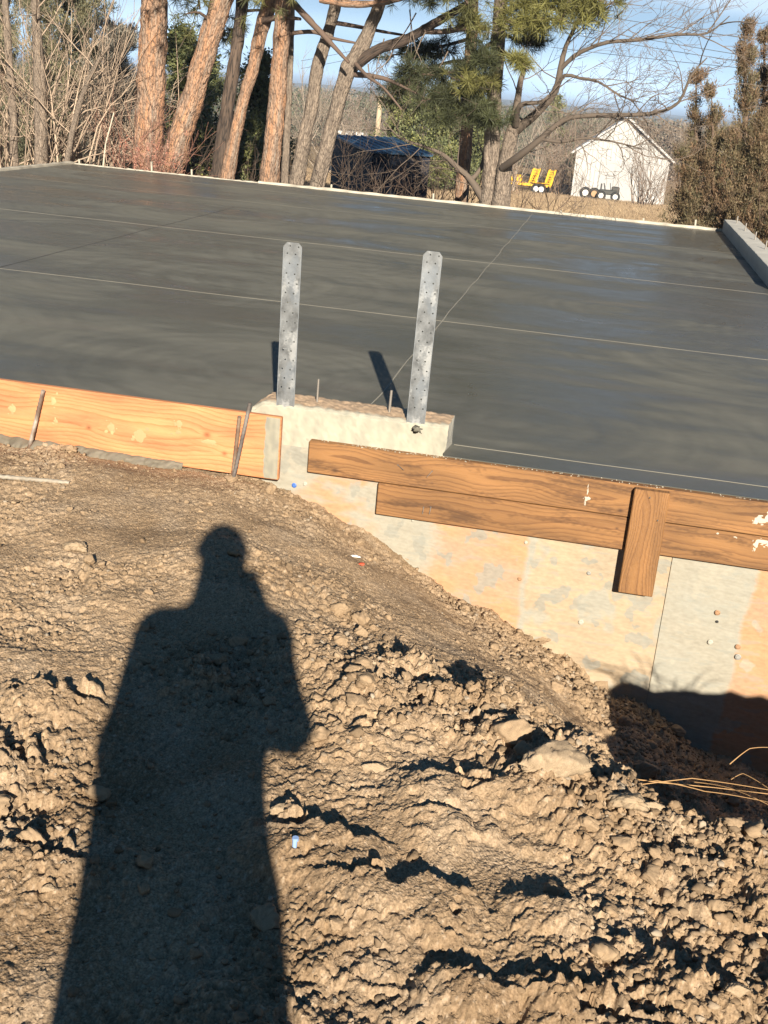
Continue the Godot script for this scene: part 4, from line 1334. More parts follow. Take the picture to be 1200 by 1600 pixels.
	c.box(Transform3D(Basis.IDENTITY, Vector3(0.022, -0.055, 0.018)), Vector3(0.072, 0.147, 0.008), 0.003)
	part("case", c.mesh(mat(Color(0.02, 0.02, 0.02), 0.3)), ph)
	var sc := MB.new()
	sc.box(Transform3D(Basis.IDENTITY, Vector3(0.022, -0.055, 0.0223)), Vector3(0.066, 0.14, 0.0012), 0.0004)
	part("screen", sc.mesh(mat(Color(0.01, 0.01, 0.012), 0.1)), ph)
	var ln := MB.new()
	ln.tube([Vector3(0, 0, 0.016), Vector3(0, 0, 0.010), Vector3(0, 0, 0.0098)], [0.007, 0.007, 0.0055], 16)
	part("lens", ln.mesh(mat(Color(0.01, 0.01, 0.015), 0.08)), ph)

# ------------------------------------------------------------------ trees
var bark_pine: StandardMaterial3D
var bark_grey: StandardMaterial3D
var bark_dark: StandardMaterial3D
var twig_m: StandardMaterial3D
var leaf_m: StandardMaterial3D
var tuft_mesh: ArrayMesh
var spray_mesh: ArrayMesh
var scale_mesh: ArrayMesh
var bark_n := fnl(501, 7.0, 3)

func bark_tex(sd: int, crack: Color, plate: Color, plate2: Color, fx: float, fy: float) -> ImageTexture:
	var cel := fnl(sd, 1.0, 1, FastNoiseLite.TYPE_CELLULAR)
	cel.cellular_return_type = FastNoiseLite.RETURN_DISTANCE2_SUB
	var cv := fnl(sd, 1.0, 1, FastNoiseLite.TYPE_CELLULAR)
	cv.cellular_return_type = FastNoiseLite.RETURN_CELL_VALUE
	var nn := fnl(sd + 5, 1.0, 4)
	return img_tex(256, 512, func(px: int, py: int) -> Color:
		var an := px / 256.0 * TAU
		var y := py / 512.0
		var p := Vector3(cos(an) * fx, y * fy, sin(an) * fx)
		p += Vector3(1, 0.5, 1) * 0.55 * nn.get_noise_3dv(p * 0.9)
		var e := cel.get_noise_3dv(p) + 1.0
		var c := plate.lerp(plate2, clampf(0.32 + 0.3 * cv.get_noise_3dv(p) + 1.1 * nn.get_noise_3dv(p * 0.18), 0, 1))
		c *= 1.0 + 0.30 * nn.get_noise_3dv(p * Vector3(2, 1.0, 2)) + 0.35 * nn.get_noise_3dv(p * 0.22 + Vector3(9, 9, 9))
		c = crack.lerp(c, sm(0.0, 0.24, e))
		c.a = 1.0
		return c.linear_to_srgb())
func setup_tree_stuff() -> void:
	bark_pine = StandardMaterial3D.new()
	bark_pine.albedo_texture = bark_tex(510, Color(0.11, 0.07, 0.048), Color(0.335, 0.178, 0.095), Color(0.23, 0.185, 0.145), 7.0, 13.0)
	bark_pine.roughness = 0.95
	bark_pine.normal_enabled = true; bark_pine.normal_texture = noise_tex(511, 0.05, true, 9.0); bark_pine.normal_scale = 1.0
	bark_grey = StandardMaterial3D.new()
	bark_grey.albedo_texture = bark_tex(520, Color(0.085, 0.065, 0.05), Color(0.235, 0.185, 0.14), Color(0.16, 0.13, 0.10), 6.5, 12.0)
	bark_grey.roughness = 0.95
	bark_grey.normal_enabled = true; bark_grey.normal_texture = bark_pine.normal_texture; bark_grey.normal_scale = 1.0
	bark_dark = StandardMaterial3D.new()
	bark_dark.albedo_texture = bark_tex(530, Color(0.02, 0.015, 0.012), Color(0.07, 0.05, 0.038), Color(0.095, 0.065, 0.046), 3.0, 6.0)
	bark_dark.roughness = 0.95
	twig_m = vmat(0.9)
	leaf_m = vmat(0.7)
	leaf_m.backlight_enabled = true
	leaf_m.backlight = Color(0.10, 0.12, 0.04)
	# a tuft of long pine needles
	var mb := MB.new()
	var r := RandomNumberGenerator.new()
	r.seed = 5
	for i in 38:
		var d := Vector3(r.randfn() * 0.75, r.randf_range(-0.25, 1.1), r.randfn() * 0.75).normalized()
		var s := d.cross(Vector3(r.randfn(), r.randfn(), r.randfn())).normalized() * 0.015
		var l := r.randf_range(0.65, 1.0)
		var b := Vector3(0, -0.25 + 0.35 * r.randf(), 0)
		mb.col = Color(1, 1, 1) * r.randf_range(0.7, 1.2)
		var nn := d.cross(s).normalized()
		var tip := b + d * l + Vector3(0, -0.10 * l, 0)
		var a0 := mb.vert(b - s, nn); var a1 := mb.vert(b + s, nn); var a2 := mb.vert(b + d * l * 0.6 + s * 0.9, nn); var a3 := mb.vert(b + d * l * 0.6 - s * 0.9, nn); var a4 := mb.vert(tip, nn)
		mb.tri(a0, a1, a2); mb.tri(a0, a2, a3); mb.tri(a3, a2, a4)
	tuft_mesh = mb.mesh(leaf_m)
	# a flat branching evergreen spray, seen from near by
	mb = MB.new()
	r.seed = 8
	for i in 26:
		var d := Vector3(r.randfn() * 0.34, 1.0, r.randfn() * 0.34).normalized()
		var b := Vector3(r.randfn() * 0.10, r.randf_range(-0.1, 0.75), r.randfn() * 0.10)
		d = (d + b * Vector3(2.2, 0, 2.2)).normalized()
		var s := d.cross(Vector3(r.randfn(), r.randfn(), r.randfn())).normalized() * r.randf_range(0.022, 0.045)
		var l := r.randf_range(0.18, 0.42)
		mb.col = Color(1, 1, 1) * r.randf_range(0.65, 1.25)
		var nn := d.cross(s).normalized()
		var a0 := mb.vert(b - s * 0.4, nn); var a1 := mb.vert(b + d * l * 0.5 - s, nn); var a2 := mb.vert(b + d * l, nn); var a3 := mb.vert(b + d * l * 0.5 + s, nn)
		mb.tri(a0, a2, a1); mb.tri(a0, a3, a2)
	spray_mesh = mb.mesh(leaf_m)
	# a loose clump for far crowns
	mb = MB.new()
	r.seed = 9
	for i in 16:
		var p := Vector3(r.randfn(), r.randfn(), r.randfn()) * 0.42
		var a := Vector3(r.randfn(), r.randfn(), r.randfn()).normalized() * r.randf_range(0.10, 0.24)
		var b := a.cross(Vector3(r.randfn(), r.randfn(), r.randfn())).normalized() * r.randf_range(0.05, 0.12)
		var nn := a.cross(b).normalized()
		mb.col = Color(1, 1, 1) * r.randf_range(0.7, 1.25)
		var v0 := mb.vert(p - a, nn); var v1 := mb.vert(p - b, nn); var v2 := mb.vert(p + a, nn); var v3 := mb.vert(p + b, nn)
		mb.tri(v0, v2, v1); mb.tri(v0, v3, v2)
	scale_mesh = mb.mesh(leaf_m)

func spline(ps: Array, step: float) -> Array:
	var out := []
	for i in ps.size() - 1:
		var p0: Vector3 = ps[maxi(i - 1, 0)]
		var p1: Vector3 = ps[i]
		var p2: Vector3 = ps[i + 1]
		var p3: Vector3 = ps[mini(i + 2, ps.size() - 1)]
		var m := maxi(1, int(p1.distance_to(p2) / step))
		for k in m: out.append([p1.cubic_interpolate(p2, p0, p3, float(k) / m), i + float(k) / m])
	out.append([ps[-1], ps.size() - 1.0])
	return out
func limb(mb: MB, ps: Array, rs: Array, step: float, sides: int, rough: float, vscale: float) -> void:
	var s := spline(ps, step)
	var pts := []
	var rad := []
	for q in s:
		pts.append(q[0])
		var i := mini(int(q[1]), rs.size() - 2)
		rad.append(lerpf(rs[i], rs[i + 1], clampf(q[1] - i, 0, 1)))
	mb.tube(pts, rad, sides, true, rough, bark_n, vscale)
# recursive bare branching
func bough(mb: MB, p: Vector3, d: Vector3, l: float, r: float, depth: int, rg: RandomNumberGenerator, bend: float, rise: float, kids: int) -> void:
	var m := 4 if depth > 0 else 3
	var pts := [p]
	var rad := [r]
	var q := p
	var dd := d
	for i in m:
		dd = (dd + Vector3(rg.randfn(), rg.randfn(), rg.randfn()) * bend + Vector3.UP * rise).normalized()
		q += dd * l / m
		pts.append(q)
		rad.append(maxf(r * lerpf(1.0, 0.42, (i + 1.0) / m), 0.0022))
	mb.tube(pts, rad, 5 if r > 0.02 else 3, false)
	if depth <= 0: return
	for k in kids:
		var t := rg.randf_range(0.25, 1.0) if k > 0 else 1.0
		var at: Vector3 = (pts[int(t * m - 0.01)] as Vector3).lerp(pts[mini(int(t * m - 0.01) + 1, m)], fposmod(t * m - 0.01, 1.0))
		var ax := dd.cross(Vector3(rg.randfn(), rg.randfn(), rg.randfn())).normalized()
		var nd := dd.rotated(ax, rg.randf_range(0.3, 0.95) if k > 0 else rg.randf_range(0.0, 0.35))
		bough(mb, at, nd, l * rg.randf_range(0.5, 0.8), maxf(r * rg.randf_range(0.38, 0.62), 0.0024), depth - 1, rg, bend, rise, kids)
func tuft_on(list: Array, cols: Array, p: Vector3, d: Vector3, size: float, col: Color) -> void:
	var y := d.normalized()
	var x := y.cross(Vector3(rng.randfn(), rng.randfn(), rng.randfn())).normalized()
	var s := size * rng.randf_range(0.75, 1.2)
	list.append(Transform3D(Basis(x, y, x.cross(y)) * s, p))
	var c := col * rng.randf_range(0.7, 1.3)
	c.a = 1.0
	cols.append(c)
# foliage limb of a pine: a bough with needle tufts on its side twigs
func needle_limb(mb: MB, xf: Array, cols: Array, ps: Array, r: float, from: float, spread: float, count: int, size: float, col: Color) -> void:
	limb(mb, ps, [r, r * 0.75, r * 0.5, r * 0.3, r * 0.2], 0.12, 6, 0.2, 2.0)
	var s := spline(ps, 0.08)
	for i in count:
		var t := rng.randf_range(from, 1.0)
		var k := mini(int(t * (s.size() - 1)), s.size() - 2)
		var a: Vector3 = s[k][0]
		var dir: Vector3 = ((s[k + 1][0] as Vector3) - a).normalized()
		var o := Vector3(rng.randfn(), rng.randfn() * 0.6, rng.randfn()) * spread
		var e := a + o + dir * rng.randf_range(0.0, spread)
		if rng.randf() < 0.45: mb.tube([a, a.lerp(e, 0.6) + Vector3(0, -0.02, 0), e], [0.006, 0.005, 0.003], 3, false)
		tuft_on(xf, cols, e, (e - a).normalized() + dir * 0.5 + Vector3.UP * 0.25, size, col)

const GREEN := Color(0.125, 0.120, 0.032)
const DEEP := Color(0.058, 0.066, 0.024)
func pine(called: String, label: String, trunks: Array, extra: Array, crown: Array) -> Node3D:
	# trunks: [points, radii]; crown: boxes of canopy above [centre, half size, tufts]
	var o := thing(called, label, "tree", Vector3.ZERO, "pines along the far slab edge")
	for t in trunks:
		var mb := MB.new()
		limb(mb, t[0], t[1], 0.05, 22, 0.22, 0.42)
		mb.smooth_normals()
		part("trunk", mb.mesh(t[2] if t.size() > 2 else bark_pine), o)
	if extra.size():
		var mb := MB.new()
		mb.col = Color(0.11, 0.075, 0.055)
		for e in extra: limb(mb, e[0], e[1], 0.08, 7, 0.2, 2.0)
		part("bare_limbs", mb.mesh(twig_m), o).set_meta("kind", "stuff")
	if crown.size():
		var mb := MB.new()
		mb.col = Color(0.10, 0.07, 0.05)
		var xf := []
		var cols := []
		for c in crown:
			var cen: Vector3 = c[0]
			var half: Vector3 = c[1]
			for i in int(c[2]) / 25:
				var e := cen + Vector3(rng.randf_range(-1, 1), rng.randf_range(-1, 1), rng.randf_range(-1, 1)) * half
				var a: Vector3 = Vector3(cen.x * 0.6 + e.x * 0.4, e.y + 0.4, cen.z * 0.6 + e.z * 0.4)
				needle_limb(mb, xf, cols, [a, a.lerp(e, 0.5) + Vector3(0, 0.1, 0), e], 0.03, 0.2, 0.22, 30, 0.21, DEEP.lerp(GREEN, rng.randf()))
		part("boughs", mb.mesh(twig_m), o).set_meta("kind", "stuff")
		many("needles", tuft_mesh, xf, cols, o)
	return o

func build_trees() -> void:
	setup_tree_stuff()
	var up := func(p: Vector3, q: Vector3, y: float) -> Vector3: return q + (q - p) * ((y - q.y) / maxf(q.y - p.y, 0.1))
	# big upright pine at left
	pine("pine_tree", "thickest pine, straight upright orange-brown trunk left of the leaning one", [[[Vector3(-6.930, -0.682, -17.700), Vector3(-6.923, 0.030, -17.700), Vector3(-6.883, 1.178, -17.700), Vector3(-6.847, 2.320, -17.700), Vector3(-6.821, 3.411, -17.700), Vector3(-6.824, 5.681, -17.700)], [0.248, 0.222, 0.204, 0.193, 0.183, 0.131]]], [], [[Vector3(-6.827, 4.999, -17.700) + Vector3(0.3, 0.95, 0.9), Vector3(2.8, 3.0, 1.6), 1650]])
	pine("pine_tree", "leaning pine, orange trunk slanting right just beside the thickest one", [[[Vector3(-6.607, -0.633, -17.500), Vector3(-6.462, 0.054, -17.500), Vector3(-6.189, 0.966, -17.500), Vector3(-5.954, 1.772, -17.500), Vector3(-5.776, 2.380, -17.500), Vector3(-5.572, 3.298, -17.500), Vector3(-5.162, 5.547, -17.500)], [0.217, 0.183, 0.165, 0.152, 0.150, 0.144, 0.104]]], [[[Vector3(-5.868, 2.036, -17.500), Vector3(-6.024, 2.180, -17.300), Vector3(-6.123, 2.135, -17.000)], [0.03, 0.02, 0.01]]], [[Vector3(-5.162, 4.985, -17.300) + Vector3(0.3, 0.95, 0.9), Vector3(2.2, 3.0, 1.6), 1350], [Vector3(-6.177, 2.178, -17.200), Vector3(0.45, 0.08, 0.3), 45], [Vector3(-6.297, 1.986, -18.400), Vector3(0.5, 0.08, 0.3), 45], [Vector3(-5.695, 2.568, -17.200), Vector3(0.5, 0.08, 0.3), 30]])
	pine("pine_tree", "dark thin pine trunk rising from the same foot as the paler one beside it", [[[Vector3(-5.957, -0.615, -18.100), Vector3(-5.916, -0.081, -18.100), Vector3(-5.846, 0.723, -18.100), Vector3(-5.741, 1.550, -18.100), Vector3(-5.653, 2.436, -18.100), Vector3(-5.621, 3.205, -18.100), Vector3(-5.630, 5.140, -18.100)], [0.139, 0.117, 0.100, 0.094, 0.091, 0.087, 0.061], bark_dark]], [[[Vector3(-5.646, 2.281, -18.100), Vector3(-5.473, 2.318, -18.200), Vector3(-5.111, 2.334, -18.300)], [0.025, 0.02, 0.012]]], [[Vector3(-5.684, 4.687, -18.200), Vector3(1.4, 1.0, 1.2), 500]])
	pine("pine_tree", "pale pine trunk slanting right from the foot it shares with the dark one", [[[Vector3(-5.728, -0.576, -17.900), Vector3(-5.709, -0.051, -17.900), Vector3(-5.534, 0.979, -17.900), Vector3(-5.383, 1.528, -17.900), Vector3(-5.291, 2.016, -17.900), Vector3(-5.170, 2.455, -17.900), Vector3(-4.953, 3.141, -17.900), Vector3(-4.427, 4.921, -17.900)], [0.122, 0.109, 0.087, 0.091, 0.100, 0.104, 0.096, 0.070]]], [[[Vector3(-5.231, 2.170, -17.800), Vector3(-4.911, 2.223, -17.600), Vector3(-4.603, 2.214, -17.500)], [0.05, 0.035, 0.02]]], [[Vector3(-4.495, 4.609, -17.900) + Vector3(0.3, 0.95, 0.9), Vector3(1.6, 3.0, 1.2), 750]])
	pine("pine_tree", "straight pine trunk with dark upper part and orange patch, middle of the row", [[[Vector3(-5.000, -0.572, -17.600), Vector3(-4.977, -0.058, -17.600), Vector3(-4.922, 0.898, -17.600), Vector3(-4.899, 1.687, -17.600), Vector3(-4.905, 2.450, -17.600), Vector3(-4.925, 3.271, -17.600), Vector3(-5.007, 5.430, -17.600)], [0.170, 0.150, 0.131, 0.117, 0.111, 0.104, 0.078]], [[Vector3(-4.923, -0.236, -18.300), Vector3(-4.934, 0.985, -18.300), Vector3(-4.943, 1.977, -18.300), Vector3(-4.986, 3.015, -18.300)], [0.061, 0.052, 0.044, 0.035], bark_grey]], [[[Vector3(-4.785, 2.026, -17.700), Vector3(-4.432, 2.065, -17.600), Vector3(-4.123, 1.998, -17.500), Vector3(-3.729, 1.957, -17.400)], [0.035, 0.030, 0.024, 0.013]], [[Vector3(-4.754, 2.419, -17.600), Vector3(-4.460, 2.228, -17.300), Vector3(-4.119, 1.978, -17.100), Vector3(-3.736, 1.687, -16.900)], [0.052, 0.045, 0.039, 0.017]]], [[Vector3(-4.971, 4.833, -17.600) + Vector3(0.3, 0.95, 0.9), Vector3(2.1, 3.0, 1.4), 1050]])
	pine("pine_tree", "wavy grey-brown pine trunk just left of the forked one", [[[Vector3(-4.654, -0.601, -17.800), Vector3(-4.607, -0.061, -17.800), Vector3(-4.522, 0.617, -17.800), Vector3(-4.442, 1.028, -17.800), Vector3(-4.400, 1.560, -17.800), Vector3(-4.288, 2.001, -17.800), Vector3(-4.175, 2.518, -17.800), Vector3(-4.101, 3.266, -17.800), Vector3(-4.060, 5.069, -17.800)], [0.135, 0.122, 0.104, 0.091, 0.091, 0.087, 0.083, 0.078, 0.052], bark_grey]], [[[Vector3(-4.162, 2.215, -17.800), Vector3(-3.811, 2.185, -17.700), Vector3(-3.437, 2.146, -17.700), Vector3(-2.957, 2.110, -17.600)], [0.035, 0.029, 0.023, 0.012]]], [[Vector3(-4.047, 4.632, -17.900) + Vector3(0.3, 0.95, 0.9), Vector3(1.7, 3.0, 1.2), 825]])
	pine("pine_tree", "forked pine whose right fork sweeps up over the blue shed", [[[Vector3(-4.226, -0.569, -17.400), Vector3(-4.186, -0.015, -17.400), Vector3(-4.061, 0.667, -17.400), Vector3(-3.949, 1.200, -17.400), Vector3(-3.856, 1.576, -17.400), Vector3(-3.704, 1.875, -17.400), Vector3(-3.566, 2.202, -17.400), Vector3(-3.468, 2.537, -17.400), Vector3(-3.381, 3.185, -17.400), Vector3(-3.371, 5.014, -17.400)], [0.135, 0.109, 0.100, 0.109, 0.122, 0.104, 0.087, 0.078, 0.074, 0.052], bark_grey], [[Vector3(-3.842, 1.613, -17.450), Vector3(-3.430, 1.892, -17.300), Vector3(-3.029, 2.050, -17.200), Vector3(-2.645, 2.277, -17.100), Vector3(-2.271, 2.504, -17.000), Vector3(-1.884, 2.804, -16.900)], [0.087, 0.074, 0.065, 0.057, 0.048, 0.026], bark_dark], [[Vector3(-4.219, 2.468, -17.000), Vector3(-3.815, 2.433, -17.000), Vector3(-3.420, 2.469, -17.000), Vector3(-3.077, 2.565, -17.000)], [0.052, 0.048, 0.044, 0.035]]], [[[Vector3(-3.712, 1.543, -17.300), Vector3(-3.451, 1.543, -17.100), Vector3(-3.159, 1.506, -17.000), Vector3(-2.756, 1.372, -16.800)], [0.044, 0.037, 0.026, 0.013]], [[Vector3(-3.702, 1.684, -17.200), Vector3(-3.455, 1.529, -16.900), Vector3(-3.182, 1.400, -16.700), Vector3(-2.894, 1.146, -16.600)], [0.030, 0.024, 0.017, 0.010]], [[Vector3(-2.793, 2.177, -17.100), Vector3(-2.544, 2.185, -17.200), Vector3(-2.158, 2.271, -17.200), Vector3(-1.906, 2.271, -17.300)], [0.044, 0.039, 0.039, 0.026]]], [[Vector3(-3.386, 4.513, -17.500) + Vector3(0.3, 0.95, 0.9), Vector3(2.0, 3.0, 1.3), 975]])
	# the pine with long needles, right of the shed
	var t8 := thing("pine_tree", "green long-needled pine right of the blue shed, its boughs hanging over it", "tree", Vector3.ZERO, "pines along the far slab edge")
	for t in [[[Vector3(-1.653, -0.564, -17.300), Vector3(-1.661, 0.149, -17.300), Vector3(-1.706, 0.925, -17.300), Vector3(-1.758, 1.677, -17.300), Vector3(-1.783, 2.409, -17.300), Vector3(-1.825, 3.274, -17.300), Vector3(-1.988, 5.126, -17.300)], [0.15, 0.12, 0.105, 0.10, 0.095, 0.085, 0.05], bark_grey], [[Vector3(-2.169, -0.637, -18.400), Vector3(-2.182, 0.028, -18.400), Vector3(-2.204, 0.859, -18.400), Vector3(-2.254, 1.663, -18.400), Vector3(-2.293, 2.443, -18.400), Vector3(-2.376, 3.529, -18.400)], [0.115, 0.10, 0.095, 0.088, 0.08, 0.06], bark_pine]]:
		var mb := MB.new()
		limb(mb, t[0], t[1], 0.05, 20, 0.22, 0.5)
		mb.smooth_normals()
		part("trunk", mb.mesh(t[2]), t8)
	var bm := MB.new()
	bm.col = Color(0.10, 0.07, 0.05)
	var xf := []
	var cols := []
	for q in [
		[[Vector3(-1.764, 2.484, -17.200), Vector3(-1.426, 2.574, -16.800), Vector3(-0.995, 2.544, -16.600), Vector3(-0.459, 2.539, -16.400)], 0.04, 0.25, 0.16, 95, 0.21, GREEN * 1.15],
		[[Vector3(-1.755, 2.405, -17.200), Vector3(-1.424, 2.344, -16.600), Vector3(-1.128, 2.399, -16.400), Vector3(-0.839, 2.399, -16.300)], 0.035, 0.3, 0.15, 80, 0.22, GREEN * 1.2],
		[[Vector3(-1.811, 2.875, -17.200), Vector3(-1.288, 2.798, -16.800), Vector3(-0.771, 2.733, -16.500), Vector3(-0.436, 2.660, -16.400)], 0.035, 0.3, 0.16, 90, 0.22, GREEN * 1.1],
		[[Vector3(-1.756, 2.043, -17.200), Vector3(-1.561, 1.953, -16.800), Vector3(-1.329, 1.851, -16.500), Vector3(-1.252, 1.763, -16.500)], 0.025, 0.55, 0.07, 36, 0.20, GREEN * 1.3],
		[[Vector3(-1.787, 2.162, -17.200), Vector3(-1.917, 1.977, -16.900), Vector3(-1.799, 1.883, -16.700), Vector3(-1.903, 1.776, -16.600)], 0.03, 0.3, 0.13, 70, 0.20, DEEP * 1.2],
		[[Vector3(-1.778, 1.923, -17.300), Vector3(-2.121, 1.763, -17.000), Vector3(-2.531, 1.621, -16.900), Vector3(-2.869, 1.640, -16.800)], 0.03, 0.35, 0.16, 85, 0.20, DEEP],
		[[Vector3(-1.758, 1.677, -17.300), Vector3(-2.047, 1.483, -17.000), Vector3(-2.403, 1.369, -16.800), Vector3(-2.728, 1.258, -16.700)], 0.03, 0.2, 0.15, 95, 0.20, DEEP],
		[[Vector3(-1.738, 1.430, -17.300), Vector3(-1.843, 1.236, -17.000), Vector3(-1.721, 1.116, -16.800), Vector3(-1.584, 1.145, -16.700)], 0.025, 0.3, 0.13, 70, 0.19, DEEP * 1.2],
		[[Vector3(-1.753, 1.636, -17.300), Vector3(-1.950, 1.610, -16.800), Vector3(-2.050, 1.557, -16.600), Vector3(-2.132, 1.644, -16.500)], 0.025, 0.3, 0.14, 60, 0.20, GREEN],
		[[Vector3(-1.722, 1.305, -17.200), Vector3(-2.013, 1.171, -17.000), Vector3(-2.261, 1.134, -16.900), Vector3(-2.458, 1.034, -16.800)], 0.02, 0.3, 0.12, 60, 0.19, DEEP * 1.1],
		[[Vector3(-2.283, 2.185, -18.400), Vector3(-2.582, 2.066, -18.200), Vector3(-3.005, 1.921, -18.000), Vector3(-3.356, 1.855, -17.900)], 0.03, 0.3, 0.15, 80, 0.20, DEEP],
		[[Vector3(-2.259, 1.882, -18.400), Vector3(-2.663, 1.803, -18.300), Vector3(-3.093, 1.501, -18.200), Vector3(-3.326, 1.302, -18.000)], 0.03, 0.4, 0.16, 70, 0.20, DEEP],
		[[Vector3(-2.280, 2.608, -18.300), Vector3(-2.353, 2.387, -17.600), Vector3(-2.162, 2.311, -17.200), Vector3(-2.027, 2.324, -17.000)], 0.03, 0.5, 0.12, 45, 0.21, GREEN * 1.15],
		[[Vector3(-1.813, 3.109, -17.200), Vector3(-2.056, 2.831, -16.900), Vector3(-2.441, 2.709, -16.700), Vector3(-2.836, 2.565, -16.600)], 0.04, 0.25, 0.18, 100, 0.21, DEEP],
		[[Vector3(-1.777, 2.289, -17.300), Vector3(-1.617, 2.195, -17.600), Vector3(-1.363, 2.175, -17.800), Vector3(-1.206, 2.247, -18.000)], 0.02, 0.4, 0.12, 45, 0.19, DEEP]]:
		needle_limb(bm, xf, cols, q[0], q[1], q[2], q[3] * 0.72, int(q[4] * 1.05), q[5] * 0.92, (q[6] as Color) * (0.72 if (q[6] as Color).g < 0.1 else 1.0))
	for i in 36:
		var e := Vector3(-2.109, 4.393, -17.300) + Vector3(rng.randf_range(-2.3, 2.0), rng.randf_range(-1.1, 1.4), rng.randf_range(-1.6, 1.3))
		var a := Vector3(lerpf(e.x, Vector3(-1.943, 4.402, -17.300).x, 0.7), e.y + 0.3, lerpf(e.z, -17.3, 0.7))
		needle_limb(bm, xf, cols, [a, a.lerp(e, 0.5) + Vector3(0, 0.1, 0), e], 0.03, 0.25, 0.2, 36, 0.21, DEEP.lerp(GREEN, rng.randf()))
	# fine dead twigs hanging under the boughs
	var rg := RandomNumberGenerator.new()
	rg.seed = 61
	bm.col = Color(0.15, 0.115, 0.09)
	for q in [Vector3(-2.950, 1.785, -17.200), Vector3(-3.352, 2.047, -17.300), Vector3(-3.210, 1.976, -17.300), Vector3(-2.902, 2.394, -17.100), Vector3(-2.993, 2.427, -17.100), Vector3(-2.732, 2.160, -17.000), Vector3(-3.530, 1.697, -17.200), Vector3(-2.403, 1.943, -17.000)]:
		bough(bm, q, Vector3(rg.randf_range(-0.5, 0.5), -1.0, 0.2), rg.randf_range(0.35, 0.7), 0.012, 2, rg, 0.16, -0.02, 3)
	part("boughs", bm.mesh(twig_m), t8).set_meta("kind", "stuff")
	many("needles", tuft_mesh, xf, cols, t8)
	bare_twin()
	juniper_right()
	left_thicket()
	mid_trees()

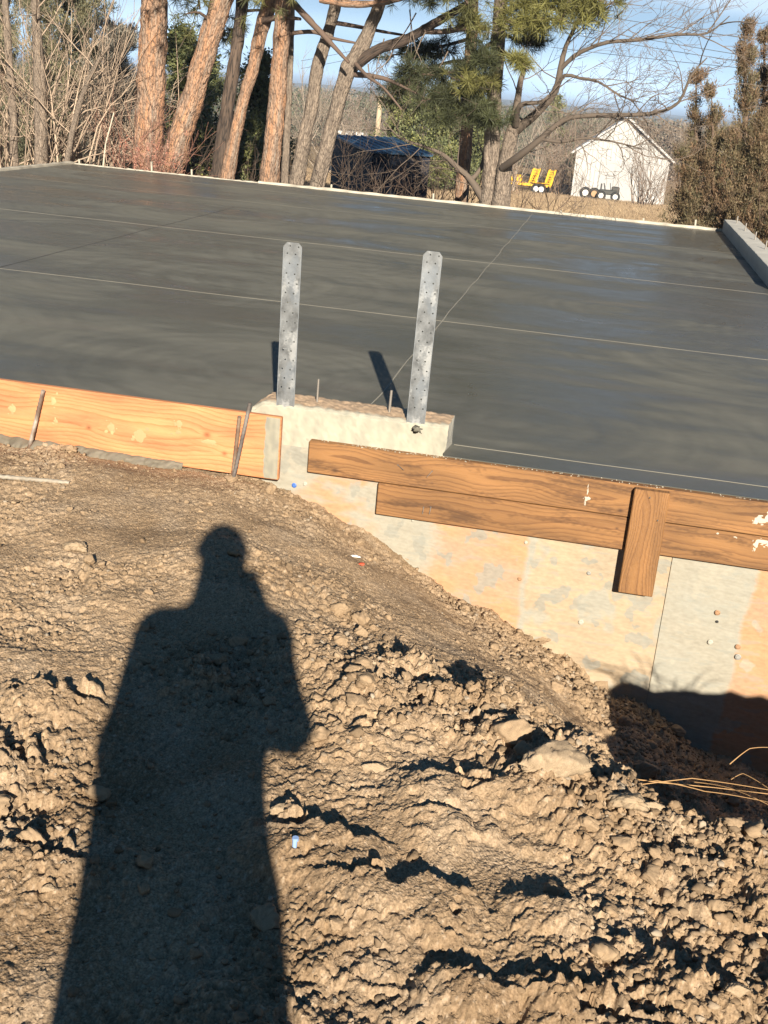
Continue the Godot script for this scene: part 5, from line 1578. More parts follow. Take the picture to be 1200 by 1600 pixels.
func bare_twin() -> void:
	var o := thing("bare_tree", "leafless twin-trunk tree whose long thin limbs reach right across the sky", "tree")
	var tr := MB.new()
	limb(tr, [Vector3(-1.469, -0.625, -17.200), Vector3(-1.480, 0.086, -17.200), Vector3(-1.474, 0.564, -17.200), Vector3(-1.438, 0.934, -17.200), Vector3(-1.390, 1.191, -17.200)], [0.15, 0.125, 0.10, 0.092, 0.08], 0.05, 18, 0.2, 0.6)
	tr.smooth_normals()
	part("trunk", tr.mesh(bark_grey), o)
	var lm := MB.new()
	var fork := Vector3(-1.388, 1.175, -17.200)
	var limbs := [
		[[Vector3(-1.440, 0.951, -17.200), Vector3(-1.418, 1.247, -17.250), Vector3(-1.413, 1.457, -17.300), Vector3(-1.403, 1.665, -17.300), Vector3(-1.360, 1.960, -17.400)], [0.075, 0.06, 0.05, 0.04, 0.02]],
		[[Vector3(-1.385, 1.007, -17.200), Vector3(-1.188, 1.185, -17.100), Vector3(-1.015, 1.382, -17.000), Vector3(-0.896, 1.562, -16.900), Vector3(-0.863, 1.858, -16.800), Vector3(-0.831, 2.121, -16.800), Vector3(-0.696, 2.435, -16.700), Vector3(-0.527, 2.692, -16.700)], [0.07, 0.06, 0.055, 0.048, 0.04, 0.03, 0.022, 0.015]],
		[[Vector3(-0.859, 1.835, -16.800), Vector3(-0.702, 2.001, -16.700), Vector3(-0.523, 2.105, -16.600), Vector3(-0.289, 2.195, -16.500), Vector3(0.105, 2.250, -16.400), Vector3(0.563, 2.340, -16.300), Vector3(0.903, 2.375, -16.200), Vector3(1.128, 2.583, -16.100)], [0.034, 0.03, 0.027, 0.025, 0.021, 0.017, 0.012, 0.006]],
		[[Vector3(-1.386, 1.084, -17.100), Vector3(-1.340, 1.337, -16.800), Vector3(-1.059, 1.401, -16.700), Vector3(-0.944, 1.491, -16.700)], [0.05, 0.035, 0.025, 0.012]],
		[[Vector3(-0.895, 1.554, -16.900), Vector3(-0.794, 1.758, -16.700), Vector3(-0.596, 1.740, -16.600), Vector3(-0.341, 1.712, -16.500), Vector3(-0.032, 1.565, -16.400), Vector3(0.219, 1.508, -16.300)], [0.03, 0.025, 0.02, 0.017, 0.012, 0.006]],
		[[Vector3(-1.494, 0.507, -17.100), Vector3(-1.277, 0.683, -16.800), Vector3(-0.994, 0.946, -16.600), Vector3(-0.727, 1.206, -16.500), Vector3(-0.427, 1.288, -16.400), Vector3(-0.038, 1.331, -16.300), Vector3(0.412, 1.394, -16.200), Vector3(0.686, 1.547, -16.100), Vector3(0.784, 1.870, -16.000), Vector3(0.939, 2.089, -16.000)], [0.06, 0.05, 0.042, 0.036, 0.031, 0.028, 0.024, 0.019, 0.014, 0.007]],
		[[Vector3(-0.994, 0.946, -16.600), Vector3(-0.732, 0.932, -16.500), Vector3(-0.404, 1.012, -16.400), Vector3(-0.029, 1.001, -16.300), Vector3(0.304, 0.955, -16.200)], [0.026, 0.02, 0.016, 0.012, 0.006]],
		[[Vector3(-1.594, -0.102, -17.200), Vector3(-1.815, 0.134, -17.300), Vector3(-1.963, 0.290, -17.400), Vector3(-2.163, 0.430, -17.400), Vector3(-2.425, 0.594, -17.500), Vector3(-2.711, 0.673, -17.500), Vector3(-3.062, 0.753, -17.600), Vector3(-3.315, 0.951, -17.600)], [0.06, 0.055, 0.05, 0.04, 0.03, 0.022, 0.015, 0.006]],
		[[Vector3(-1.962, 0.273, -17.400), Vector3(-1.837, 0.456, -17.500), Vector3(-1.829, 0.778, -17.600), Vector3(-1.828, 1.082, -17.600)], [0.04, 0.03, 0.02, 0.01]]]
	lm.col = Color(0.105, 0.08, 0.062)
	for q in limbs: limb(lm, q[0], q[1], 0.10, 7, 0.2, 2.0)
	part("limbs", lm.mesh(twig_m), o).set_meta("kind", "stuff")
	var tw := MB.new()
	var rg := RandomNumberGenerator.new()
	rg.seed = 14
	tw.col = Color(0.15, 0.115, 0.09)
	for qi in limbs.size():
		var s := spline(limbs[qi][0], 0.115)
		for i in range(3, s.size() - 1):
			if rg.randf() < 0.12: continue
			var a: Vector3 = s[i][0]
			var d: Vector3 = ((s[i + 1][0] as Vector3) - a).normalized()
			var ax := d.cross(Vector3(rg.randfn(), rg.randfn(), rg.randfn())).normalized()
			bough(tw, a, d.rotated(ax, rg.randf_range(0.4, 1.1)), rg.randf_range(0.35, 0.95), 0.011, 3, rg, 0.15, 0.03 if qi != 5 else -0.02, 3)
	part("twigs", tw.mesh(twig_m), o).set_meta("kind", "stuff")

func evergreen(o: Node3D, base: Vector3, tip: Vector3, wide: float, sprays: int, size: float, c0: Color, c1: Color, mesh: Mesh, upright: float, gap: float, shape := 0.75) -> void:
	var mb := MB.new()
	mb.col = Color(0.13, 0.09, 0.06)
	var hgt := base.distance_to(tip)
	mb.tube([base, base.lerp(tip, 0.5), tip], [hgt * 0.018 + 0.02, hgt * 0.012 + 0.01, 0.006], 7)
	var xf := []
	var cols := []
	var nb := int(sprays / 24.0)
	for i in nb:
		var t := pow(rng.randf(), 1.15)
		var a := base.lerp(tip, lerpf(0.06, 1.0, t))
		var ang := rng.randf() * TAU
		var w := wide * pow(1.0 - t, shape) * rng.randf_range(0.4, 1.25) + 0.05
		var e := a + Vector3(cos(ang) * w, w * upright * rng.randf_range(0.6, 1.2), sin(ang) * w)
		if rng.randf() < gap: continue
		mb.tube([a, a.lerp(e, 0.5) - Vector3(0, 0.04 * w, 0), e], [0.012, 0.009, 0.004], 3, false)
		var tone := rng.randf()
		for k in 24:
			var f := pow(rng.randf(), 0.6)
			var p := a.lerp(e, f) + Vector3(rng.randfn(), rng.randfn(), rng.randfn()) * (0.035 + 0.06 * w)
			tuft_on(xf, cols, p, (e - a).normalized() + Vector3.UP * upright + Vector3(rng.randfn(), rng.randfn(), rng.randfn()) * 0.3, size, c0.lerp(c1, clampf(tone + rng.randfn() * 0.2, 0, 1)))
	part("trunk", mb.mesh(twig_m), o)
	many("foliage", mesh, xf, cols, o)

func juniper_right() -> void:
	var o := thing("juniper", "rusty brown many-spired juniper at the right edge beyond the curb wall", "juniper")
	var rust := Color(0.165, 0.10, 0.055)
	var olive := Color(0.115, 0.10, 0.05)
	for q in [[Vector3(2.151, -0.673, -18.600), Vector3(1.534, 2.656, -18.600), 0.50, 1500], [Vector3(2.456, -0.714, -19.200), Vector3(1.873, 2.648, -19.200), 0.55, 1500], [Vector3(1.710, -0.684, -18.300), Vector3(1.222, 1.689, -18.300), 0.50, 1400], [Vector3(1.414, -0.754, -18.600), Vector3(0.985, 1.932, -18.600), 0.34, 1100], [Vector3(1.292, -0.718, -18.200), Vector3(0.935, 0.926, -18.200), 0.34, 800], [Vector3(1.949, -0.620, -18.000), Vector3(1.517, 1.288, -18.000), 0.50, 1200], [Vector3(2.579, -0.601, -18.400), Vector3(2.044, 2.517, -18.400), 0.6, 1300], [Vector3(2.277, -0.559, -17.800), Vector3(1.867, 1.406, -17.800), 0.5, 1300], [Vector3(2.980, -0.557, -18.400), Vector3(2.444, 2.793, -18.400), 0.6, 900]]:
		evergreen(o, q[0], q[1], q[2] * 1.2, int(q[3] * 1.25), 0.125, rust, olive, spray_mesh, 1.3, 0.30, 1.6)

func stems(o: Node3D, at: Vector3, n: int, spread: float, tall: float, r: float, sd: int, col: Color, depth := 2, lean := 0.25) -> void:
	var rg := RandomNumberGenerator.new()
	rg.seed = sd
	var mb := MB.new()
	for i in n:
		mb.col = col * rg.randf_range(0.7, 1.35)
		var a := at + Vector3(rg.randfn() * spread, 0, rg.randfn() * spread)
		bough(mb, a, Vector3(rg.randfn() * lean, 1.0, rg.randfn() * lean).normalized(), tall * rg.randf_range(0.55, 1.1), r * rg.randf_range(0.6, 1.4), depth, rg, 0.10, 0.03, 3)
	part("stems", mb.mesh(twig_m), o).set_meta("kind", "stuff")

func left_thicket() -> void:
	# grey-green junipers behind the leafless shrubs
	var gg := Color(0.20, 0.18, 0.10)
	var gd := Color(0.10, 0.105, 0.062)
	var i := 0
	for q in [[Vector3(-10.679, -1.401, -22.000), Vector3(-10.559, 3.142, -22.000), 0.95, 2600, "tall dull green juniper behind the shrubs, left of the greyer pair"], [Vector3(-9.726, -1.265, -21.500), Vector3(-9.682, 2.834, -21.500), 0.8, 2400, "grey-green juniper between the tall dull one and the silvery one"], [Vector3(-8.839, -1.135, -21.000), Vector3(-8.769, 1.823, -21.000), 0.75, 2200, "low silvery grey juniper just left of the thickest pine"], [Vector3(-12.032, -1.616, -23.000), Vector3(-12.021, 3.045, -23.000), 0.9, 1800, "dull juniper at the left edge behind the grey stems"]]:
		var o := thing("juniper", q[4], "juniper")
		var c := gg if i != 2 else Color(0.20, 0.185, 0.15)
		evergreen(o, q[0], q[1], q[2], q[3], 0.20, c, gd if i != 2 else Color(0.12, 0.11, 0.085), spray_mesh, 0.9, 0.1, 0.45)
		i += 1
	# leafless trunks and stems
	var trunks := [
		["grey leafless trunk at the left edge", [Vector3(-9.028, -0.595, -17.600), Vector3(-9.046, 0.538, -17.600), Vector3(-9.089, 1.355, -17.600), Vector3(-9.131, 2.149, -17.600), Vector3(-9.174, 2.834, -17.600)], [0.07, 0.06, 0.055, 0.05, 0.04]],
		["straight grey-tan leafless trunk, thickest among the left shrubs", [Vector3(-8.505, -0.531, -17.400), Vector3(-8.492, 0.404, -17.400), Vector3(-8.511, 1.216, -17.400), Vector3(-8.543, 1.830, -17.400), Vector3(-8.579, 2.682, -17.400)], [0.105, 0.095, 0.085, 0.065, 0.05]],
		["slanting pale leafless stem crossing toward the thickest pine", [Vector3(-8.057, -0.474, -17.200), Vector3(-7.910, 0.369, -17.200), Vector3(-7.644, 1.060, -17.100), Vector3(-7.347, 1.514, -17.000), Vector3(-7.232, 1.633, -17.000)], [0.045, 0.04, 0.035, 0.03, 0.02]]]
	var sd := 700
	for t in trunks:
		var o := thing("bare_tree", t[0], "tree")
		var mb := MB.new()
		limb(mb, t[1], t[2], 0.06, 14, 0.2, 0.7)
		mb.smooth_normals()
		part("trunk", mb.mesh(bark_grey), o)
		var tw := MB.new()
		var rg := RandomNumberGenerator.new()
		rg.seed = sd
		sd += 1
		tw.col = Color(0.34, 0.26, 0.19)
		var s := spline(t[1], 0.2)
		for k in range(2, s.size() - 1):
			bough(tw, s[k][0], Vector3(rg.randfn() * 0.9, 0.7, rg.randfn() * 0.6).normalized(), rg.randf_range(0.5, 1.1), 0.017, 2, rg, 0.14, 0.06, 3)
		part("twigs", tw.mesh(twig_m), o).set_meta("kind", "stuff")
	var sh := [[Vector3(-9.330, -0.394, -17.800), 9, "leafless brown shrub at the left edge of the far slab side"], [Vector3(-9.004, -0.368, -17.900), 10, "leafless shrub between the two grey trunks"], [Vector3(-8.347, -0.261, -17.600), 10, "leafless tan shrub right of the thick grey-tan trunk"], [Vector3(-8.142, -0.261, -18.000), 9, "leafless shrub beside the slanting pale stem"], [Vector3(-7.857, -0.244, -18.200), 8, "leafless shrub behind the pale leaning stick"], [Vector3(-7.567, -0.255, -18.400), 7, "leafless shrub at the foot of the thickest pine"]]
	for q in sh:
		var o := thing("bare_shrub", q[2], "shrub")
		stems(o, (q[0] as Vector3) + Vector3(0, -0.3, 0), q[1] + 5, 0.24, 1.6, 0.017, sd, Color(0.36, 0.275, 0.20), 2, 0.24)
		sd += 1
	for q in [[Vector3(-6.520, -0.264, -18.600), "dark leafless shrub behind the leaning pine's foot"], [Vector3(-5.766, -0.376, -19.200), "dark shrub between the paired trunks and the middle pine"], [Vector3(-6.669, -0.357, -20.000), "dark shrub behind the paired pine trunks"], [Vector3(-5.123, -0.383, -19.500), "leafless shrub behind the wavy pine trunk"], [Vector3(-3.808, -0.261, -18.600), "leafless shrub in front of the blue shed's left half"], [Vector3(-2.966, -0.221, -18.400), "leafless shrub in front of the blue shed's right half"], [Vector3(-2.400, -0.217, -18.600), "leafless shrub left of the long-needled pine's foot"], [Vector3(-1.012, -0.119, -17.600), "low leafless shrub right of the twin-trunk tree"]]:
		var o := thing("bare_shrub", q[1], "shrub")
		stems(o, (q[0] as Vector3) + Vector3(0, -0.25, 0), 14, 0.28, 0.75 if sd % 2 else 0.6, 0.010, sd, Color(0.10, 0.07, 0.05), 2, 0.45)
		sd += 1
	# the shrub that kept pinkish red leaves
	var o2 := thing("red_shrub", "low shrub with pinkish red leaves at the feet of the two big pines", "shrub")
	stems(o2, Vector3(-6.626, -0.093, -17.000) + Vector3(0, -0.2, 0), 16, 0.24, 0.7, 0.007, 801, Color(0.26, 0.13, 0.09), 2, 0.45)
	var xf := []
	var cols := []
	for i2 in 300:
		var p := Vector3(-6.601, 0.152, -17.000) + Vector3(rng.randfn() * 0.24, rng.randfn() * 0.14, rng.randfn() * 0.25)
		tuft_on(xf, cols, p, Vector3(rng.randfn(), rng.randfn(), rng.randfn()), 0.05, Color(0.42, 0.15, 0.10).lerp(Color(0.35, 0.22, 0.16), rng.randf()))
	many("leaves", scale_mesh, xf, cols, o2)

func mid_trees() -> void:
	var g1 := Color(0.17, 0.17, 0.05)
	var g2 := Color(0.075, 0.09, 0.035)
	for q in [
		[Vector3(-9.725, -1.698, -27.000), Vector3(-9.805, 2.250, -27.000), 1.1, 2200, "bright green pine seen between the two big pine trunks"],
		[Vector3(-10.063, -1.969, -30.000), Vector3(-10.253, 1.950, -30.000), 1.1, 1600, "green conifer behind the leaning pine, right of the bright green one"],
		[Vector3(-7.249, -1.289, -25.000), Vector3(-7.367, 1.830, -25.000), 0.9, 1900, "yellow-green conifer behind the paired pine trunks"],
		[Vector3(-6.929, -1.099, -23.000), Vector3(-6.970, 0.575, -23.000), 0.8, 900, "dark low conifer behind the paired trunks' feet"],
		[Vector3(-8.706, -2.756, -52.000), Vector3(-8.843, 1.710, -52.000), 2.0, 2400, "yellow-green pine behind the blue shed's roof"],
		[Vector3(-7.586, -2.901, -56.000), Vector3(-7.923, 1.539, -56.000), 2.0, 2000, "green pine behind the blue shed's right corner"],
		[Vector3(-5.663, -4.730, -125.000), Vector3(-6.438, 2.034, -125.000), 2.3, 700, "slim dark conifer in the valley left of the white barn"],
		[Vector3(-6.423, -2.736, -60.000), Vector3(-6.793, 1.399, -60.000), 1.8, 1200, "green pine behind the long-needled pine's trunks"]]:
		var o := thing("conifer", q[4], "tree", Vector3.ZERO, "conifers beyond the slab")
		var d := absf((q[0] as Vector3).z)
		evergreen(o, q[0], q[1], q[2], q[3], 0.22 * sqrt(d / 20.0), g1, g2, scale_mesh, 0.35, 0.15, 0.6)
	# leafless trees in the middle distance and the valley
	var sd := 900
	for q in [
		[Vector3(-15.372, -2.363, -60.000), 5.2, "pale leafless tree beyond the wavy pine trunk"], [Vector3(-14.574, -2.455, -66.000), 4.6, "pale leafless tree beyond the forked pine"], [Vector3(-16.627, -2.649, -80.000), 5.0, "grey leafless tree behind the shed's left end"],
		[Vector3(-16.765, -3.115, -90.000), 5.0, "grey leafless tree beyond the shed's roof"], [Vector3(-12.323, -1.819, -52.000), 3.6, "leafless tree between the wavy and forked pines"],
		[Vector3(-9.943, -3.117, -80.000), 5.5, "brown leafless tree behind the long-needled pine"], [Vector3(-6.824, -3.180, -88.000), 5.6, "brown leafless tree left of the yellow trailer"],
		[Vector3(-6.674, -4.243, -112.000), 7.5, "grey leafless tree behind the yellow trailer"], [Vector3(-4.603, -4.492, -118.000), 8.0, "tall grey leafless tree behind the barn's left end"], [Vector3(-2.705, -4.326, -125.000), 8.2, "broad grey leafless tree behind the barn's left roof"], [Vector3(-4.816, -4.122, -104.000), 4.5, "low brown leafless tree between trailer and barn"], [Vector3(-3.360, -4.088, -101.000), 4.0, "low brown leafless tree against the barn's left side"], [Vector3(-9.045, -3.930, -100.000), 5.0, "leafless tree far left of the yellow trailer"],
		[Vector3(-11.694, -3.059, -75.000), 4.0, "leafless tree behind the shed's right end"], [Vector3(0.075, -3.962, -130.000), 7.0, "grey leafless tree behind the barn roof's peak"]]:
		var o := thing("bare_tree", q[2], "tree", Vector3.ZERO, "leafless trees in the valley")
		var at: Vector3 = q[0]
		at.y = yard_h(at.x, at.z) - 0.2
		var rg := RandomNumberGenerator.new()
		rg.seed = sd
		sd += 1
		var tr := MB.new()
		var hh: float = q[1]
		var col := Color(0.30, 0.245, 0.19) if sd % 3 else Color(0.21, 0.15, 0.11)
		tr.col = col
		tr.tube([at, at + Vector3(0.1, hh * 0.3, 0)], [hh * 0.025, hh * 0.018], 7)
		part("trunk", tr.mesh(twig_m), o)
		var tw := MB.new()
		tw.col = col
		for k in 10: bough(tw, at + Vector3(0.05, hh * rg.randf_range(0.08, 0.3), 0), Vector3(rg.randfn() * 0.5, 1.0, rg.randfn() * 0.5).normalized(), hh * rg.randf_range(0.3, 0.46), hh * 0.008, 3, rg, 0.12, 0.05, 4)
		part("branches", tw.mesh(twig_m), o).set_meta("kind", "stuff")

# ------------------------------------------------------------------ far things
func build_far() -> void:
	blue_shed()
	barn()
	trailer()
	far_bits()
	grass()

func blue_shed() -> void:
	var navy := mat(Color(0.006, 0.011, 0.026), 0.7)
	var roof_m := mat(Color(0.035, 0.085, 0.15), 0.4, 0.3)
	var o := thing("blue_shed", "low dark blue shed with a sloping ribbed metal roof beyond the slab", "shed")
	var bl := Vector3(-7.304, 0.091, -31.800)
	var br := Vector3(-5.834, 0.160, -31.800)
	var fl := Vector3(-5.681, -0.070, -29.000)
	var fr := Vector3(-4.288, -0.014, -29.000)
	var g := -1.45
	var down := func(p: Vector3, e: float) -> Vector3: return Vector3(p.x, e, p.z)
	var slab := func(a: Vector3, b: Vector3, c: Vector3, d: Vector3, t: Vector3, called: String, m: Material) -> void:
		var mb := MB.new()
		var cen := (a + b + c + d) / 4.0 + t * 0.5
		var lo := [a, b, c, d]
		var hi := [a + t, b + t, c + t, d + t]
		mb.flat(hi, t); mb.flat(lo, -t)
		for i in 4:
			var q := [lo[i], lo[(i + 1) % 4], hi[(i + 1) % 4], hi[i]]
			mb.flat(q, ((q[0] + q[1] + q[2] + q[3]) / 4.0 as Vector3) - cen)
		part(called, mb.mesh(m), o)
	var ins := Vector3(0, -0.02, 0)
	slab.call(fl + ins, fr + ins, down.call(fr, g), down.call(fl, g), Vector3(0, 0, -0.06), "front_wall", navy)
	slab.call(bl + ins, fl + ins + Vector3(0, 0, -0.07), down.call(fl + Vector3(0, 0, -0.07), g), down.call(bl, g), Vector3(0.06, 0, 0), "side_wall", navy)
	slab.call(fr + ins + Vector3(0, 0, -0.07), br + ins, down.call(br, g), down.call(fr + Vector3(0, 0, -0.07), g), Vector3(-0.06, 0, 0), "side_wall", navy)
	slab.call(bl + ins + Vector3(0.07, 0, 0.0), br + ins + Vector3(-0.07, 0, 0.0), down.call(br + Vector3(-0.07, 0, 0), g), down.call(bl + Vector3(0.07, 0, 0), g), Vector3(0, 0, 0.06), "back_wall", navy)
	var ov := Vector3(0.0, 0, 0.10)
	slab.call(bl - Vector3(0.08, 0, 0.08), br + Vector3(0.08, 0, -0.08), fr + Vector3(0.08, -0.02, 0.1), fl + Vector3(-0.08, -0.02, 0.1), Vector3(0, 0.04, 0), "roof", roof_m)
	for i in 9:
		var t := i / 8.0
		var mb := MB.new()
		var a := (bl - Vector3(0.08, -0.05, 0.08)).lerp(br + Vector3(0.08, 0.05, -0.08), t)
		var b := (fl + Vector3(-0.08, 0.03, 0.1)).lerp(fr + Vector3(0.08, 0.03, 0.1), t)
		mb.tube([a, b], [0.022, 0.022], 5)
		part("roof_rib", mb.mesh(roof_m), o)
	for i in 7:
		var t := (i + 0.5) / 7.0
		var mb := MB.new()
		var a := fl.lerp(fr, t) + Vector3(0, -0.06, 0.012)
		mb.box(Transform3D(Basis.IDENTITY, Vector3(a.x, (a.y + g) * 0.5, a.z)), Vector3(0.05, a.y - g, 0.024), 0.005)
		part("wall_batten", mb.mesh(navy), o)

func barn() -> void:
	var o := thing("white_barn", "white gabled metal barn standing in the valley behind the field", "barn")
	var z := -97.0
	var ap := Vector3(0.631, 0.706, -97.000)
	var le := Vector3(-2.942, -1.971, -97.000)
	var g := yard_h(0, z) - 0.4
	var half := ap.x - le.x
	var re := Vector3(ap.x + half, le.y, z)
	var deep := 14.0
	var wm := mat(Color(0.37, 0.365, 0.35), 0.7)
	var rm := mat(Color(0.40, 0.39, 0.37), 0.6)
	var wall := MB.new()
	for e in [0.0, -deep]:
		var pts := [Vector3(le.x, g, z + e), Vector3(re.x, g, z + e), re + Vector3(0, 0, e), ap + Vector3(0, 0, e), le + Vector3(0, 0, e)]
		wall.flat(pts, Vector3(0, 0, 1.0 if e == 0.0 else -1.0))
	wall.flat([Vector3(le.x, g, z), le, le + Vector3(0, 0, -deep), Vector3(le.x, g, z - deep)], Vector3.LEFT)
	wall.flat([Vector3(re.x, g, z), re, re + Vector3(0, 0, -deep), Vector3(re.x, g, z - deep)], Vector3.RIGHT)
	part("walls", wall.mesh(wm), o)
	for s in [-1.0, 1.0]:
		var mb := MB.new()
		var e0 := le if s < 0 else re
		var dir := (e0 - ap).normalized()
		var nn := Vector3(0, 1, 0) - dir * dir.y
		nn = nn.normalized() * 0.14
		var a := ap + Vector3(0, 0.02, 0.35)
		var b := e0 + dir * 0.4 + Vector3(0, 0.02, 0.35)
		var bk := Vector3(0, 0, -deep - 0.7)
		mb.flat([a + nn, b + nn, b + nn + bk, a + nn + bk], nn)
		mb.flat([a, b, b + bk, a + bk], -nn)
		mb.flat([a, b, b + nn, a + nn], Vector3.BACK)
		mb.flat([a + bk, b + bk, b + nn + bk, a + nn + bk], Vector3.FORWARD)
		mb.flat([b, b + nn, b + nn + bk, b + bk], dir)
		part("roof", mb.mesh(rm), o)
	for i in 20:
		var x := lerpf(le.x + 0.2, re.x - 0.2, i / 19.0)
		var top := lerpf(ap.y, le.y, absf(x - ap.x) / half) - 0.08
		var mb := MB.new()
		mb.box(Transform3D(Basis.IDENTITY, Vector3(x, (top + g) * 0.5, z + 0.025)), Vector3(0.05, top - g, 0.05), 0.01)
		part("siding_rib", mb.mesh(wm), o)
	var door := MB.new()
	door.box(Transform3D(Basis.IDENTITY, Vector3(ap.x - 0.3, g + 1.9, z + 0.06)), Vector3(2.6, 3.0, 0.08), 0.02)
	part("door", door.mesh(mat(Color(0.33, 0.33, 0.32), 0.7)), o)

func wheel(o: Node3D, at: Vector3, r: float, rim: Color) -> void:
	var mb := MB.new()
	mb.tube([at + Vector3(0, 0, -0.11), at + Vector3(0, 0, -0.09), at + Vector3(0, 0, 0.09), at + Vector3(0, 0, 0.11)], [r * 0.9, r, r, r * 0.9], 18)
	var w := part("wheel", mb.mesh(mat(Color(0.02, 0.02, 0.02), 0.8)), o)
	var rb := MB.new()
	rb.tube([at + Vector3(0, 0, 0.10), at + Vector3(0, 0, 0.13)], [r * 0.6, r * 0.5], 14)
	part("rim", rb.mesh(mat(rim, 0.5)), w)
func trailer() -> void:
	var o := thing("yellow_trailer", "yellow flatbed trailer with two raised ladder ramps in the dry field", "trailer")
	var ym := mat(Color(0.72, 0.40, 0.02), 0.5)
	var z := -92.0
	var a := Vector3(-7.513, -3.425, -92.000)
	var b := Vector3(-4.559, -3.742, -92.000)
	var gy := yard_h(0, z)
	var bed := MB.new()
	var by := gy + 0.62
	bed.box(Transform3D(Basis.IDENTITY, Vector3((a.x + b.x) * 0.5, by, z - 0.6)), Vector3(b.x - a.x, 0.18, 1.9), 0.02)
	part("deck", bed.mesh(ym), o)
	for i in 8:
		var pl := MB.new()
		pl.box(Transform3D(Basis.IDENTITY, Vector3(lerpf(a.x + 0.2, b.x - 0.2, i / 7.0), by + 0.11, z - 0.6)), Vector3(0.3, 0.04, 1.8), 0.01)
		part("deck_plank", pl.mesh(mat(Color(0.30, 0.2, 0.1), 0.8)), o)
	var tg := MB.new()
	tg.tube([Vector3(a.x, by, z - 0.2), Vector3(a.x - 1.0, by - 0.1, z - 0.6), Vector3(a.x, by, z - 1.0)], [0.06, 0.06, 0.06], 6)
	tg.box(Transform3D(Basis.IDENTITY, Vector3(a.x + 0.5, by + 0.35, z - 0.5)), Vector3(0.9, 0.5, 0.7), 0.08)
	part("tongue_box", tg.mesh(ym), o)
	for q in [Vector3(-5.635, -3.523, -92.000).x, Vector3(-4.460, -3.411, -92.000).x]:
		for s in [0.0, -1.3]:
			var rp := MB.new()
			var f := Vector3(q - 0.16, by - 0.05, z + s + 0.1)
			var d := Vector3(0.24, 1.2, 0)
			for e in [-0.22, 0.22]: rp.tube([f + Vector3(e, 0, 0), f + d + Vector3(e, 0, 0)], [0.06, 0.06], 5)
			for k in 7: rp.tube([f + d * ((k + 0.5) / 7.0) + Vector3(-0.22, 0, 0), f + d * ((k + 0.5) / 7.0) + Vector3(0.22, 0, 0)], [0.035, 0.035], 4)
			part("ramp", rp.mesh(ym), o)
	for q in [841, 849]: wheel(o, Vector3(lerpf(a.x, b.x, (q - 797.0) / 61.0), gy + 0.38, z + 0.45), 0.38, Color(0.7, 0.7, 0.68))
	for k in 2:
		var fd := MB.new()
		fd.box(Transform3D(Basis.IDENTITY, Vector3(lerpf(a.x, b.x, (842.0 + k * 6 - 797.0) / 61.0), gy + 0.82, z + 0.45)), Vector3(0.7, 0.06, 0.3), 0.02)
		part("fender", fd.mesh(ym), o)

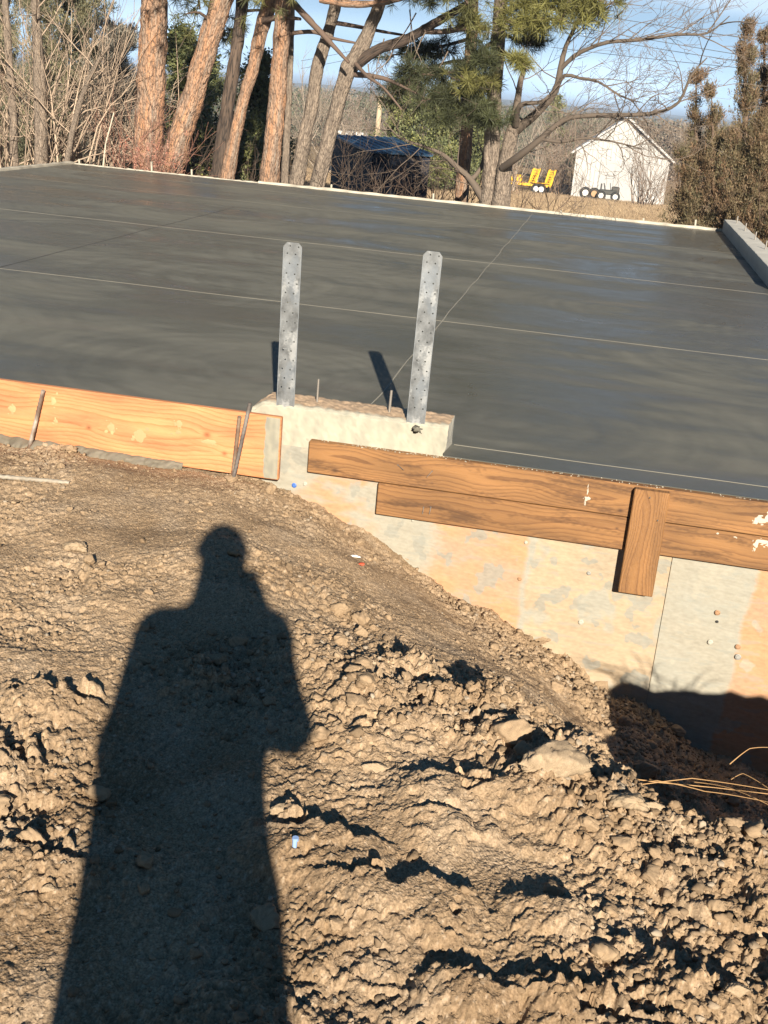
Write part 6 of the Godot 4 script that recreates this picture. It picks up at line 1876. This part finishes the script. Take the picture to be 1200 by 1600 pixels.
func far_bits() -> void:
	# tyres and a small machine in front of the barn
	var z := -93.0
	var t1 := thing("spare_tyre", "white-rimmed tyre lying up against the barn's left part", "tyre")
	wheel(t1, Vector3(Vector3(-1.772, -4.221, -93.000).x, yard_h(0, z) + 0.42, z), 0.44, Color(0.66, 0.65, 0.6))
	var t2 := thing("spare_tyre", "brown tyre between the white-rimmed one and the small machine", "tyre")
	wheel(t2, Vector3(Vector3(-1.114, -4.157, -93.000).x, yard_h(0, z) + 0.42, z), 0.44, Color(0.33, 0.2, 0.1))
	var o := thing("garden_tractor", "small dark machine with pale wheels in front of the white barn", "tractor")
	var x := Vector3(-0.037, -4.052, -93.000).x
	var y := yard_h(0, z)
	var mb := MB.new()
	mb.box(Transform3D(Basis.IDENTITY, Vector3(x, y + 0.62, z)), Vector3(1.5, 0.34, 0.7), 0.06)
	mb.box(Transform3D(Basis.IDENTITY, Vector3(x + 0.45, y + 0.9, z)), Vector3(0.6, 0.34, 0.6), 0.08)
	part("chassis", mb.mesh(mat(Color(0.04, 0.04, 0.035), 0.6)), o)
	var st := MB.new()
	st.tube([Vector3(x - 0.3, y + 0.75, z), Vector3(x - 0.45, y + 1.25, z)], [0.05, 0.04], 6)
	st.box(Transform3D(Basis.IDENTITY, Vector3(x - 0.62, y + 0.95, z)), Vector3(0.12, 0.5, 0.5), 0.03)
	st.tube([Vector3(x + 0.1, y + 0.8, z), Vector3(x + 0.0, y + 1.3, z)], [0.03, 0.03], 5)
	part("seat", st.mesh(mat(Color(0.05, 0.05, 0.05), 0.7)), o)
	for s in [-0.55, 0.5]: wheel(o, Vector3(x + s, y + 0.36, z + 0.4), 0.36, Color(0.6, 0.6, 0.56))
	# leafless bush fanning out before the barn
	var b := thing("bare_shrub", "leafless bush fanning out in front of the white barn", "shrub")
	var at := Vector3(2.248, -3.582, -80.000)
	at.y = yard_h(0, -80) - 0.1
	stems(b, at, 26, 0.4, 2.5, 0.035, 970, Color(0.22, 0.165, 0.125), 3, 0.42)
	# brown bushes left of the barn
	for q in [[Vector3(-2.472, -4.394, -99.000), "brown bush at the barn's left corner", 2.0], [Vector3(-3.903, -4.339, -100.000), "brown thicket right of the yellow trailer's ramps", 2.4], [Vector3(-6.601, -3.163, -70.000), "tan brush left of the yellow trailer", 1.8], [Vector3(-8.120, -2.860, -62.000), "tan brush right of the blue shed", 1.6], [Vector3(4.827, -3.846, -90.000), "bush right of the barn before the juniper", 2.0]]:
		var s := thing("bare_shrub", q[1], "shrub")
		var p: Vector3 = q[0]
		p.y = yard_h(0, p.z) - 0.1
		stems(s, p, 16, 0.9, q[2], 0.03, int(absf(p.x * 10.0)) + 5, Color(0.23, 0.155, 0.10), 3, 0.5)
	# pale pole and the wires
	var pl := MB.new()
	var pz := -85.0
	var px := Vector3(-16.486, -0.027, -85.000)
	pl.tube([Vector3(px.x, yard_h(0, pz) - 0.5, pz), Vector3(px.x + 0.1, Vector3(-16.467, 0.814, -85.000).y, pz)], [0.22, 0.17], 9)
	tag(part("utility_pole", pl.mesh(mat(Color(0.42, 0.33, 0.22), 0.9))), "pale wooden pole beyond the blue shed's roof", "pole")
	var wm := mat(Color(0.10, 0.105, 0.11), 0.6)
	var k := 0
	for q in [[Vector3(-3.142, 6.059, -70.000), Vector3(8.027, 4.934, -62.000), "topmost power line at upper right"], [Vector3(-3.740, 5.372, -70.000), Vector3(8.186, 4.134, -62.000), "second power line from the top at upper right"], [Vector3(-0.899, 4.795, -71.000), Vector3(8.235, 3.884, -62.000), "third power line at upper right, just under the second"], [Vector3(0.249, 4.058, -70.000), Vector3(8.257, 3.772, -62.000), "lowest power line at upper right"], [Vector3(-22.177, 2.430, -85.000), Vector3(-7.080, 6.293, -75.000), "upper power line behind the pine trunks"], [Vector3(-22.145, 1.932, -85.000), Vector3(-7.026, 5.846, -75.000), "lower power line behind the pine trunks"]]:
		var pw := MB.new()
		var a: Vector3 = q[0]
		var e: Vector3 = q[1]
		var far_a := a - (e - a) * 0.6
		var far_e := e + (e - a) * 2.0
		if k > 3: far_a = a; far_e = e + (e - a) * 0.2
		var pts := []
		var rad := []
		for i in 25:
			var t := i / 24.0
			pts.append(far_a.lerp(far_e, t) + Vector3(0, -0.3 * 4.0 * t * (1.0 - t) + 0.2, 0)); rad.append(0.016)
		pw.tube(pts, rad, 5)
		tag(part("power_line", pw.mesh(wm)), q[2], "power line", "power lines against the sky")
		k += 1
	# white trailers parked far behind the shed
	for q in [[533, "leftmost of the far white parked trailers above the blue shed"], [548, "middle one of the far white parked trailers above the blue shed"], [565, "rightmost of the far white parked trailers above the blue shed"]]:
		var o3 := thing("parked_trailer", q[1], "trailer")
		var c := Vector3(-24.124, -2.803, -108.000)
		c.x += (q[0] - 533) * 108.0 / 1850.0
		var gy := yard_h(0, -108.0)
		var top := c.y + 0.28
		var bd := MB.new()
		bd.box(Transform3D(Basis.IDENTITY, Vector3(c.x, (gy + top) * 0.5 + 0.3, -108)), Vector3(0.72, top - gy - 0.6, 2.2), 0.05)
		part("body", bd.mesh(mat(Color(0.68, 0.68, 0.66), 0.5)), o3)
		var wd := MB.new()
		wd.box(Transform3D(Basis.IDENTITY, Vector3(c.x, top - 0.45, -106.89)), Vector3(0.42, 0.22, 0.03), 0.01)
		part("window", wd.mesh(mat(Color(0.03, 0.035, 0.04), 0.15)), o3)
		for s in [-0.25, 0.25]: wheel(o3, Vector3(c.x + s, gy + 0.35, -107.0), 0.33, Color(0.4, 0.4, 0.4))
	# the wooded far side of the valley
	var xf := []
	var cols := []
	var rg := RandomNumberGenerator.new()
	rg.seed = 33
	var h2 := fnl(934, 0.02, 2)
	for i in 42000:
		var d := 150.0 + 900.0 * pow(rg.randf(), 1.6)
		var x2 := rg.randf_range(-0.62, 0.42) * d
		var s := rg.randf_range(0.8, 1.7)
		var h := yard_h(x2, -d) + rg.randf_range(0.3, 6.0)
		var c := Color(0.17, 0.135, 0.10) if h2.get_noise_2d(x2, d) > -0.05 else Color(0.06, 0.075, 0.04)
		xf.append(Transform3D(Basis.from_euler(Vector3(rg.randf() * 6, rg.randf() * 6, rg.randf() * 6)).scaled(Vector3(s, s * 1.3, s) * 0.9), Vector3(x2, h, -d)))
		cols.append(c * rg.randf_range(0.85, 1.15))
	tag(many("distant_wood", scale_mesh, xf, cols), "brown and dark green wood on the far side of the valley", "wood", "", "stuff")

func grass() -> void:
	var mb := MB.new()
	var r := RandomNumberGenerator.new()
	r.seed = 41
	for i in 12:
		var a := Vector3(r.randfn() * 0.35, 0, r.randfn() * 0.35)
		var e := a + Vector3(r.randfn() * 0.35, r.randf_range(0.5, 1.0), r.randfn() * 0.35)
		var s := Vector3(r.randfn(), 0, r.randfn()).normalized() * 0.05
		mb.col = Color(1, 1, 1) * r.randf_range(0.7, 1.25)
		var nn := (e - a + s).cross(s).normalized()
		var v0 := mb.vert(a - s, nn); var v1 := mb.vert(a + s, nn); var v2 := mb.vert(e, nn)
		mb.tri(v0, v1, v2)
	var xf := []
	var cols := []
	for i in 22000:
		var d := 17.5 + 80.0 * pow(r.randf(), 1.4)
		var x := r.randf_range(-0.36, 0.22) * d
		var s := r.randf_range(0.10, 0.28)
		xf.append(Transform3D(Basis(Vector3.UP, r.randf() * TAU).scaled(Vector3(s * 1.4, s, s * 1.4)), Vector3(x, yard_h(x, -d) - 0.02, -d)))
		cols.append(Color(0.36, 0.27, 0.165).lerp(Color(0.24, 0.165, 0.10), r.randf()) * r.randf_range(0.8, 1.2))
	var gm := vmat(0.9)
	gm.backlight_enabled = true; gm.backlight = Color(0.1, 0.07, 0.03)
	tag(many("dry_grass", mb.mesh(gm), xf, cols), "dry tan grass of the field behind the slab", "grass", "", "stuff")
